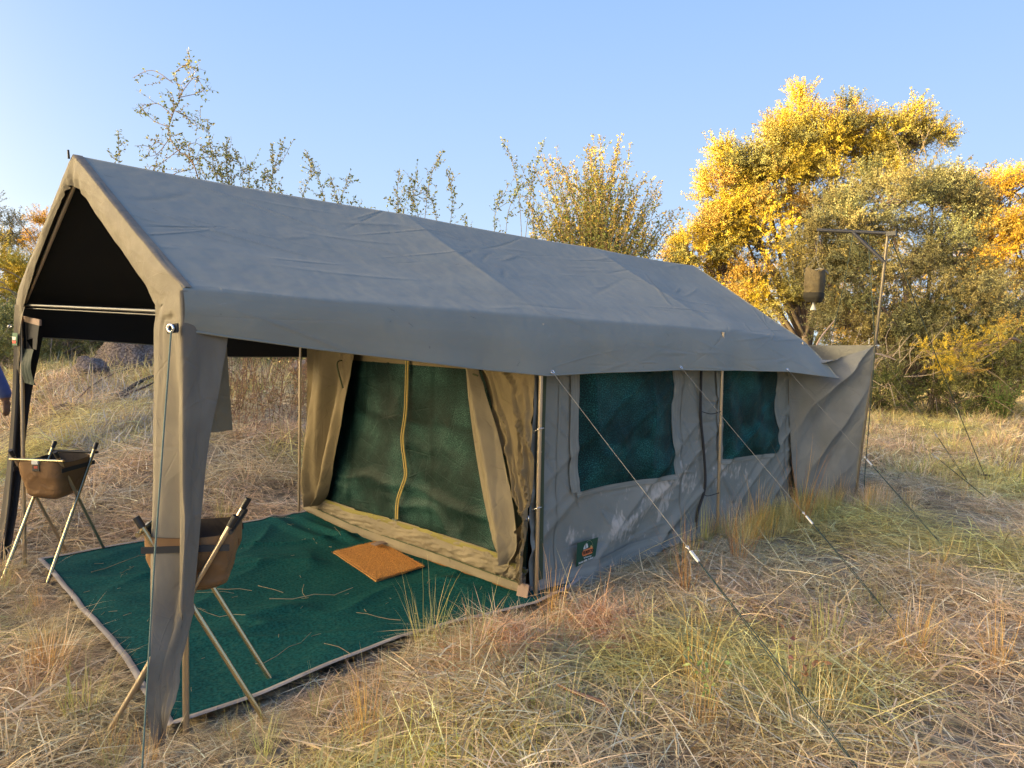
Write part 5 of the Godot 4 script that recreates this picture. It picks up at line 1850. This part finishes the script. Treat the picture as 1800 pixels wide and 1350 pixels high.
	for q in [[2.0, -10.3, 0.8], [3.2, -10.9, 0.9], [1.1, -11.2, 0.9], [4.5, -10.2, 0.9], [5.6, -9.2, 0.9], [6.8, -9.0, 1.0]]:
		var gy := ground(q[0], q[1])
		var r: float = q[2]
		var ln: String = ["olive bush behind the mound left of the termite heap", "tall olive bush behind the termite heap", "olive bush nearest the far porch post", "olive bush right of the termite heap", "olive bush behind the dry stalks", "rightmost olive bush under the far eave"][bi]
		bi += 1
		lobed_tree("olive_bush", ln, "bush", "olive bushes behind the mound", Vector3(q[0], gy, q[1]), 0.05,
			[[q[0], gy + r * 0.8, q[1], r * 0.9], [q[0] - r * 0.7, gy + r * 0.5, q[1] + r * 0.5, r * 0.6], [q[0] + r * 0.7, gy + r * 0.6, q[1] + r * 0.2, r * 0.7]],
			260, sprigs_round, 0.62, [Color(0.25, 0.28, 0.1), Color(0.32, 0.33, 0.12), Color(0.38, 0.37, 0.15)], Color(0.25, 0.2, 0.14), M.leaf_dull, 0.2, 24)
	# dry stalky bush behind the porch
	st = []
	var db := Vector3(2.9, ground(2.9, -5.0), -5.0)
	for k in 90:
		var a := Vector3(rf(2.2, 3.7), 0, rf(-5.6, -4.4))
		a.y = ground(a.x, a.z)
		var d := Vector3(rf(-0.35, 0.35), rf(0.5, 1.1), rf(-0.35, 0.35))
		st.append([a, a + d * 0.5 + rv(0.06), a + d + rv(0.1)])
	stem_plant("dry_bush", "reddish dry stalks of a dead bush behind the porch", "bush", "", db, st, 0.004, 0.03, 0.06, 0.3, 0.3, [Color(0.25, 0.16, 0.08), Color(0.2, 0.17, 0.07)], Color(0.22, 0.13, 0.08))

	# termite heap, rocks and fallen sticks on the mound
	var tp := Vector3(2.58, ground(2.58, -8.66) - 0.1, -8.66)
	var th := thing("termite_heap", "grey brown termite heap on top of the mound", "termite mound", tp)
	var m := MB.new()
	m.grid(48, 30, func(u: float, v: float) -> Vector3:
		var q := TAU * u
		var r := lerpf(0.62, 0.16, pow(v, 0.8)) * (1.0 + 0.22 * noise_b.get_noise_2d(cos(q) * 1.2 + 3, sin(q) * 1.2 + v * 1.5) + 0.14 * noise_c.get_noise_2d(cos(q) * 3.0, sin(q) * 3.0 + v * 4.0))
		if v > 0.93:
			r *= (1.0 - v) / 0.07
		return Vector3(cos(q) * r, v * 1.05, sin(q) * r), 4.0, 2.0)
	var clay := mat(Color.WHITE, 0.95)
	clay.albedo_texture = noise_tex(0.03, 5, [[0.25, lin(0.09, 0.068, 0.055)], [0.7, lin(0.25, 0.2, 0.165)]], 512, false, 4, 95)
	clay.normal_enabled = true
	clay.normal_texture = noise_tex(0.04, 5, [], 512, true, 12.0, 97)
	part("clay", m.mesh(), clay, th)
	var rocks := [[1.83, -7.99, 0.19, "grey boulder left of the termite heap on the mound"], [1.13, -6.5, 0.09, "small dark stone low on the mound near the far post"], [4.9, -7.6, 0.3, "dark rock in the bushes behind the dry stalks"]]
	for k in 3:
		var q: Array = rocks[k]
		var r: float = q[2]
		m = MB.new()
		m.grid(26, 16, func(u: float, v: float) -> Vector3:
			var d := Vector3(cos(TAU * u) * sin(PI * v), cos(PI * v), sin(TAU * u) * sin(PI * v))
			var w := 1.0 + 0.35 * noise_b.get_noise_3d(d.x * 0.9 + k * 5, d.y * 0.9, d.z * 0.9) + 0.12 * noise_c.get_noise_3d(d.x * 2.5, d.y * 2.5 + k, d.z * 2.5)
			return Vector3(d.x * r * 1.1, d.y * r * 0.85, d.z * r) * w, 2.0, 1.0)
		var o := part("rock", m.mesh(), clay, self)
		o.position = Vector3(q[0], ground(q[0], q[1]) + r * 0.45, q[1])
		tag(o, q[3], "rock")
	m = MB.new()
	var fb := func(x: float, z: float, h: float) -> Vector3: return Vector3(x, ground(x, z) + h, z)
	m.tube(curve([fb.call(1.75, -6.6, 0.06), fb.call(2.1, -6.9, 0.14), fb.call(2.5, -7.1, 0.2), fb.call(2.75, -7.2, 0.34)], 5), 0.03, 0.008, 6, Color(0.07, 0.055, 0.045))
	m.tube(curve([fb.call(1.8, -6.6, 0.06), fb.call(2.0, -6.5, 0.16), fb.call(2.2, -6.55, 0.22)], 5), 0.02, 0.006, 5, Color(0.08, 0.06, 0.05))
	m.tube(curve([fb.call(2.4, -7.0, 0.18), fb.call(2.5, -6.9, 0.3)], 5), 0.01, 0.004, 5, Color(0.09, 0.07, 0.05))
	tag(part("fallen_branch", m.mesh(), M.bark, self), "dark broken branch lying on the dry mound", "branch")
	m = MB.new()
	m.tube(curve([fb.call(1.0, -6.0, 0.06), fb.call(1.5, -6.9, 0.12), fb.call(2.0, -7.6, 0.12), fb.call(2.4, -8.0, 0.1)], 6), 0.012, 0.005, 5, Color(0.2, 0.13, 0.09))
	tag(part("fallen_branch", m.mesh(), M.bark, self), "long thin brown stick lying up the mound below the boulder", "branch")

	# distant bush beyond the clearing, mostly hidden by the tent
	bi = 0
	for q in [[24.0, -16.0, 2.6], [17.0, -20.0, 2.6], [11.0, -24.0, 2.8], [36.0, -9.0, 4.0], [40.0, 3.0, 4.0], [-1.0, -26.0, 3.0], [28.0, -12.0, 3.0]]:
		var r: float = q[2]
		var fl: String = ["far yellow green bush left of the golden tree", "far bush behind the roof's rear half", "far bush behind the roof's middle", "far amber tree between golden and amber trees", "far tree closing the right edge", "far tree behind the gable at the left edge", "far bush right behind the golden tree"][bi]
		bi += 1
		lobed_tree("far_tree", fl, "tree", "trees beyond the clearing", Vector3(q[0], 0, q[1]), 0.15,
			[[q[0], r, q[1], r * 0.7], [q[0] - r * 0.6, r * 0.7, q[1] + r * 0.4, r * 0.6], [q[0] + r * 0.6, r * 0.8, q[1] - r * 0.3, r * 0.6], [q[0], r * 0.45, q[1] + 0.3, r * 0.6]],
			260, sprigs_fine, 1.7, amber if bi in [1, 4] else olive, bark, M.leaf_dull, 0.2, 0)

	# the row of trees out to the west that keeps the low sun off the camp
	var sw := Vector3(SUN_FROM.x, 0, SUN_FROM.z).normalized()
	var nn := Vector3(-sw.z, 0, sw.x)      # runs along the row
	if nn.z > 0:
		nn = -nn
	var along_row := [[-12, 9.5, 3.2], [-7, 9.0, 3.0], [-2, 9.0, 3.0], [2.5, 9.0, 3.0], [5.1, 10.0, 2.2], [7.9, 6.0, 1.5], [10.7, 8.7, 2.2], [-17, 8.5, 3.0], [16.5, 3.6, 2.6], [21, 3.0, 2.6]]
	for q in along_row:
		var c: Vector3 = sw * 36.0 + nn * float(q[0])
		var h: float = q[1]
		var r: float = q[2]
		var lobes := []
		for k in 5:
			var y := lerpf(r * 0.5, h - r * 0.55, k / 4.0)
			lobes.append([c.x + rf(-0.4, 0.4), y, c.z + rf(-0.4, 0.4), r * (1.0 if k < 4 else 0.75)])
		lobed_tree("shade_tree", "dense tree in the row west of the camp", "tree", "row of trees west of the camp", Vector3(c.x, 0, c.z), 0.3, lobes, 260, sprigs_big, 1.5, green, bark, M.leaf_dull, 0.3)


# ---------------------------------------------------------------- grass
func blade(m: MB, p: Vector3, d: Vector3, l: float, w: float, fall: float, col: Color, segs := 4) -> void:
	# a strip that leaves p along d and bends down by fall
	var side := d.cross(Vector3.UP)
	if side.length() < 0.05:
		side = Vector3.RIGHT
	side = (side.normalized() + rv(0.5)).normalized() * w * 0.5
	var a := p
	var dir := d.normalized()
	for k in segs:
		var s0 := 1.0 - k / float(segs) * 0.75
		var s1 := 1.0 - (k + 1) / float(segs) * 0.75
		var b := a + dir * l / segs
		var shade := col
		if k == segs - 1:
			m.tri(a - side * s0, b, a + side * s0, shade)
		else:
			m.tri(a - side * s0, b - side * s1, b + side * s1, shade)
			m.tri(a - side * s0, b + side * s1, a + side * s0, shade)
		a = b
		dir = (dir + Vector3(0, -fall / segs, 0) + rv(0.07)).normalized()


func straw_patch(n: int, rad: float, lmin: float, lmax: float, w: float, steep: float, height: float, cols: Array) -> ArrayMesh:
	var m := MB.new()
	for k in n:
		var q := rng.randf() * TAU
		var r := sqrt(rng.randf()) * rad
		var h := rng.randf() * height
		var a := rng.randf() * TAU
		var el := absf(rng.randfn()) * steep
		var d := Vector3(cos(a) * cos(el), sin(el), sin(a) * cos(el))
		var c: Color = cols[rng.randi() % cols.size()]
		var g := rf(0.6, 1.15)
		c = Color(minf(1, c.r * g), minf(1, c.g * g), minf(1, c.b * g))
		blade(m, Vector3(cos(q) * r, h, sin(q) * r), d, rf(lmin, lmax), w * rf(0.6, 1.3), rf(0.1, 0.9), c)
	return m.mesh()


func tuft_mesh(n: int, rad: float, lmin: float, lmax: float, w: float, lean: float, cols: Array, heads := 0.0) -> ArrayMesh:
	var m := MB.new()
	for k in n:
		var q := rng.randf() * TAU
		var r := sqrt(rng.randf()) * rad
		var d := Vector3(cos(q) * lean * rf(0.2, 1.3), 1, sin(q) * lean * rf(0.2, 1.3)) + rv(0.12)
		var c: Color = cols[rng.randi() % cols.size()]
		var g := rf(0.7, 1.15)
		c = Color(minf(1, c.r * g), minf(1, c.g * g), minf(1, c.b * g))
		var l := rf(lmin, lmax)
		blade(m, Vector3(cos(q) * r, -0.02, sin(q) * r), d, l, w * rf(0.6, 1.3), rf(0.1, 1.0), c, 5)
	return m.mesh()


func build_grass() -> void:
	rng.seed = 99
	var straw := [Color(0.95, 0.74, 0.44), Color(0.9, 0.66, 0.38), Color(0.88, 0.66, 0.36), Color(0.95, 0.72, 0.46), Color(1.0, 0.9, 0.64), Color(0.74, 0.6, 0.32), Color(0.4, 0.28, 0.16)]
	var gold := [Color(0.85, 0.52, 0.16), Color(0.75, 0.44, 0.13), Color(0.82, 0.57, 0.22), Color(0.66, 0.4, 0.18)]
	var green := [Color(0.5, 0.48, 0.15), Color(0.62, 0.56, 0.2), Color(0.34, 0.38, 0.11), Color(0.7, 0.6, 0.28)]
	var pale := [Color(0.8, 0.76, 0.66), Color(0.66, 0.62, 0.54), Color(0.9, 0.85, 0.74)]
	var near_kinds := []
	for k in 4:
		near_kinds.append(straw_patch(92, 0.22, 0.12, 0.36, 0.0042, 0.2, 0.075, straw))
	var broken := straw_patch(12, 0.25, 0.2, 0.55, 0.0085, 0.3, 0.09, straw)
	var tufts := [tuft_mesh(34, 0.05, 0.15, 0.4, 0.0036, 0.5, green), tuft_mesh(40, 0.06, 0.15, 0.42, 0.0036, 0.6, straw), tuft_mesh(30, 0.05, 0.2, 0.5, 0.0034, 0.35, gold)]
	var far_kinds := [straw_patch(85, 0.36, 0.12, 0.34, 0.009, 0.25, 0.06, straw), straw_patch(85, 0.36, 0.12, 0.34, 0.009, 0.4, 0.06, straw), tuft_mesh(50, 0.22, 0.12, 0.34, 0.009, 0.9, straw + green)]
	var root := Node3D.new()
	root.name = "dry_grass"
	add_child(root)
	tag(root, "trampled dry straw coloured grass covering the ground round the tent", "grass", "", "stuff")
	var eye := Vector2(-1.03, 2.7)
	var look := Vector2(0.718, -0.693).normalized()
	var xf := []
	var cols := []
	for k in 11:
		xf.append([])
		cols.append([])
	var patch := FastNoiseLite.new()
	patch.frequency = 0.35
	patch.fractal_octaves = 3
	patch.seed = 21
	var place := func(x: float, z: float, kind: int, s: float, lo: float) -> void:
		var hue := patch.get_noise_2d(x, z)
		var hue2 := patch.get_noise_2d(x * 2.3 + 50, z * 2.3)
		var v := rf(0.8, 1.15)
		# warm pink straw in some places, yellow green in others
		var c := Color(v * (1.0 + 0.10 * hue2), v * (1.0 + 0.06 * hue - 0.03 * hue2), v * (1.0 - 0.30 * maxf(hue, 0.0) + 0.05 * hue2))
		if hue > 0.18:
			c = c * Color(0.95, 1.0, 0.76)
		var n := Vector3(ground(x - 0.15, z) - ground(x + 0.15, z), 0.3, ground(x, z - 0.15) - ground(x, z + 0.15)).normalized()
		var low := 0.42 if kind < 4 and covered(x, z, -0.6) else 1.0
		var b := rotated_basis(n + rv(0.08), rng.randf() * TAU).scaled(Vector3(s, s * rf(0.8, 1.3) * low, s))
		xf[kind].append(Transform3D(b, Vector3(x, ground(x, z) + lo, z)))
		cols[kind].append(Color(clampf(c.r, 0, 1.6), clampf(c.g, 0, 1.6), clampf(c.b, 0, 1.6)))
	# near: matted straw and small tufts, in rings that thin out with distance
	var r := 0.7
	while r < 42.0:
		var dr := 0.25 + r * 0.04
		var dens := 72.0 * minf(1.0, pow(3.2 / r, 1.15)) if r < 9.0 else 30.0 * minf(1.0, pow(9.0 / r, 1.3))
		var half := deg_to_rad(58.0) if r > 3.0 else deg_to_rad(100.0)
		var n := int(dens * half * 2.0 * r * dr)
		for k in n:
			var a := rf(-half, half)
			var rr := r + rng.randf() * dr
			var d := look.rotated(a) * rr + eye
			if covered(d.x, d.y, -0.2):
				continue
			var u := rng.randf()
			if patch.get_noise_2d(d.x * 1.7 - 30, d.y * 1.7) < -0.28 and rng.randf() < 0.75:
				continue
			if r < 9.0:
				if u < 0.05:
					place.call(d.x, d.y, 10, rf(0.6, 1.2), 0.02)
				elif u < 0.86:
					place.call(d.x, d.y, rng.randi() % 4, rf(0.75, 1.25) * (1.0 + r * 0.02), rf(-0.01, 0.03))
				elif not covered(d.x, d.y, -0.03):
					var h := patch.get_noise_2d(d.x * 0.8 + 9, d.y * 0.8)
					place.call(d.x, d.y, 4 + (0 if h > 0.05 and rng.randf() < 0.7 else (1 if rng.randf() < 0.75 else 2)), rf(0.5, 1.0), 0.0)
			else:
				place.call(d.x, d.y, 7 + rng.randi() % 3, rf(0.8, 1.3), rf(-0.02, 0.03))
		r += dr
	# straw heap in front of the porch, and grass standing at the sheet's edge
	for k in 30:
		var p := Vector2(1.31, 0.36) + Vector2(rng.randfn(), rng.randfn()) * Vector2(0.22, 0.16)
		if not covered(p.x, p.y, -0.03):
			place.call(p.x, p.y, rng.randi() % 4, rf(0.6, 1.0), rf(0.0, 0.13) * exp(-p.distance_squared_to(Vector2(1.31, 0.36)) * 8.0))
	for k in 330:
		var x := rf(-0.1, 3.0)
		var z := sheet_right(x) + rf(0.09, 0.24)
		place.call(x, z, rng.randi() % 4 if k > 14 else 4 + rng.randi() % 3, rf(0.3, 0.5), -0.01)
	for k in 260:
		var z := rf(-2.7, 0.1)
		place.call(sheet_front(z) - rf(0.09, 0.24), z, rng.randi() % 4 if k > 20 else 4 + rng.randi() % 3, rf(0.3, 0.5), -0.01)
	for k in 160:
		place.call(rf(0.0, 2.1), -2.66 - rf(0.06, 0.2), rng.randi() % 4, rf(0.3, 0.5), -0.01)
	for k in 420:
		var x := rf(3.0, 6.7)
		place.call(x, tab(x, [[3, -0.06], [5.8, 0.02], [6.7, 0.42]]) + rf(0.03, 0.2), rng.randi() % 4, rf(0.3, 0.55), -0.01)
	# grass grown up along the foot of the side wall
	for k in 170:
		var x := rf(4.1, 6.9)
		place.call(x, tab(x, [[3, -0.06], [5.8, 0.02], [6.7, 0.42]]) + absf(rng.randfn()) * 0.22 + 0.02, 4 + [0, 1, 1, 1, 2][rng.randi() % 5], rf(0.4, 0.8), 0.0)
	for k in 11:
		var kind: Mesh = broken if k == 10 else near_kinds[k] if k < 4 else (tufts[k - 4] if k < 7 else far_kinds[k - 7])
		multi("blades", kind, M.straw if k < 4 or k > 6 else M.blade, xf[k], cols[k], root)
	# pale dead brushwood on the mound
	var px := []
	var pc := []
	var pm := straw_patch(60, 0.25, 0.1, 0.35, 0.009, 0.6, 0.08, pale)
	for k in 46:
		var x := 1.3 + rng.randfn() * 0.3
		var z := -5.15 + rng.randfn() * 0.22 - (x - 1.3) * 0.6
		if k > 30:
			x = 1.75 + rng.randfn() * 0.2
			z = -6.7 + rng.randfn() * 0.25
		px.append(Transform3D(Basis(Vector3.UP, rng.randf() * TAU).scaled(Vector3.ONE * rf(0.6, 1.0)), Vector3(x, ground(x, z), z)))
		pc.append(Color(1, 1, 1) * rf(0.6, 0.9))
	var brush := multi("pale_brush", pm, M.straw, px, pc, self)
	tag(brush, "silvery dead brushwood in patches on the mound", "brushwood", "", "stuff")
	var tm := MB.new()
	tm.tube(curve([Vector3(1.22, 0.1, 0.86), Vector3(1.2, 0.115, 0.97), Vector3(1.24, 0.1, 1.08), Vector3(1.21, 0.09, 1.14)], 5), 0.007, 0.011, 6, Color(0.24, 0.13, 0.08))
	tag(part("twig", tm.mesh(), M.bark, self), "short brown twig lying in the straw of the foreground", "twig")
	for q in [[1.62, 1.36, "small leafy green weed near the bottom edge of the foreground"], [2.05, 1.55, "dark reddish weed beside the nearest guy rope"]]:
		var wb := Vector3(q[0], 0.0, q[1])
		var ws := []
		for k in 7:
			ws.append([wb + rv(0.02), wb + Vector3(rf(-0.06, 0.06), 0.14, rf(-0.06, 0.06)), wb + Vector3(rf(-0.12, 0.12), rf(0.22, 0.34), rf(-0.12, 0.12))])
		var wt: Array = [Color(0.22, 0.3, 0.1), Color(0.3, 0.36, 0.14)] if q[0] < 2.0 else [Color(0.22, 0.1, 0.08), Color(0.28, 0.16, 0.1)]
		stem_plant("weed", q[2], "weed", "", wb, ws, 0.003, 0.035, 0.02, 0.0, 0.3, wt, Color(0.25, 0.2, 0.12))
	# heaps of raked up straw
	var heap_cols := [Color(0.95, 0.58, 0.32), Color(0.98, 0.7, 0.46), Color(0.82, 0.46, 0.24), Color(0.98, 0.8, 0.55), Color(0.5, 0.28, 0.15)]
	for q in [[1.36, 0.4, 0.36, 0.20, "reddish heap of dry straw in the centre foreground before the ground sheet"], [2.0, 0.52, 0.3, 0.12, "low orange straw heap between the door corner and the nearest guy rope"]]:
		var hm := MB.new()
		for k in 2600:
			var a := rng.randf() * TAU
			var rr: float = sqrt(rng.randf()) * q[2]
			var hh: float = q[3] * exp(-pow(rr / (q[2] * 0.55), 2)) * pow(rng.randf(), 0.6)
			var dd := rv() * Vector3(1, 0.35, 1) + Vector3(0, 0.1, 0)
			var c0: Color = heap_cols[rng.randi() % 5]
			blade(hm, Vector3(cos(a) * rr, hh, sin(a) * rr * 0.8), dd, rf(0.08, 0.3), rf(0.0028, 0.0055), rf(0.2, 0.9), c0 * rf(0.7, 1.0))
		var ho := part("straw_heap", hm.mesh(), M.straw, self)
		ho.position = Vector3(q[0], ground(q[0], q[1]) + 0.02, q[1])
		tag(ho, q[4], "straw heap")
	# standing clumps one can point to
	var clumps := [
		[2.83, 0.543, "orange", 0.62, "tall orange grass clump beside the nearest white rope runner"],
		[1.96, 0.20, "gold", 0.45, "golden grass clump at the foot of the near middle pole"],
		[3.96, 0.05, "green", 0.42, "green grass clump against the wall left of the middle side pole"],
		[4.7, 0.13, "gold", 0.6, "tall golden grass clump by the foot of the rear side pole"],
		[4.95, 0.42, "orange", 0.95, "tallest clump of reddish stalks standing before the shower cubicle"],
		[3.65, 0.5, "orange", 0.6, "broad orange brown clump between the first two guy ropes"],
		[2.72, 1.43, "green", 0.45, "yellow green clump under the nearest guy rope"],
		[2.9, 1.79, "gold", 0.5, "golden clump at the peg of the second guy rope"],
		[1.19, 0.02, "green", 0.5, "green upright blades at the ground sheet's near edge"],
		[-0.25, -0.42, "green", 0.35, "green clump by the foot of the near wash stand"],
		[3.06, 2.13, "gold", 0.4, "golden clump near the right edge of the foreground"],
		[0.49, 0.5, "gold", 0.4, "golden clump in the foreground right of the corner curtain"],
		[-0.25, -0.95, "gold", 0.3, "golden clump left of the corner curtain beside the ground sheet"]]
	for c in clumps:
		var kinds: Array = {"orange": [Color(0.6, 0.3, 0.08), Color(0.5, 0.24, 0.08), Color(0.62, 0.38, 0.13), Color(0.4, 0.2, 0.1)], "gold": gold, "green": green}[c[2]]
		var h: float = c[3]
		var t := part("grass_clump", tuft_mesh(46, 0.055, h * 0.4, h, 0.0042, 0.3, kinds), M.blade, self)
		t.position = Vector3(c[0], ground(c[0], c[1]), c[1])
		tag(t, c[4], "grass clump", "tall grass clumps")
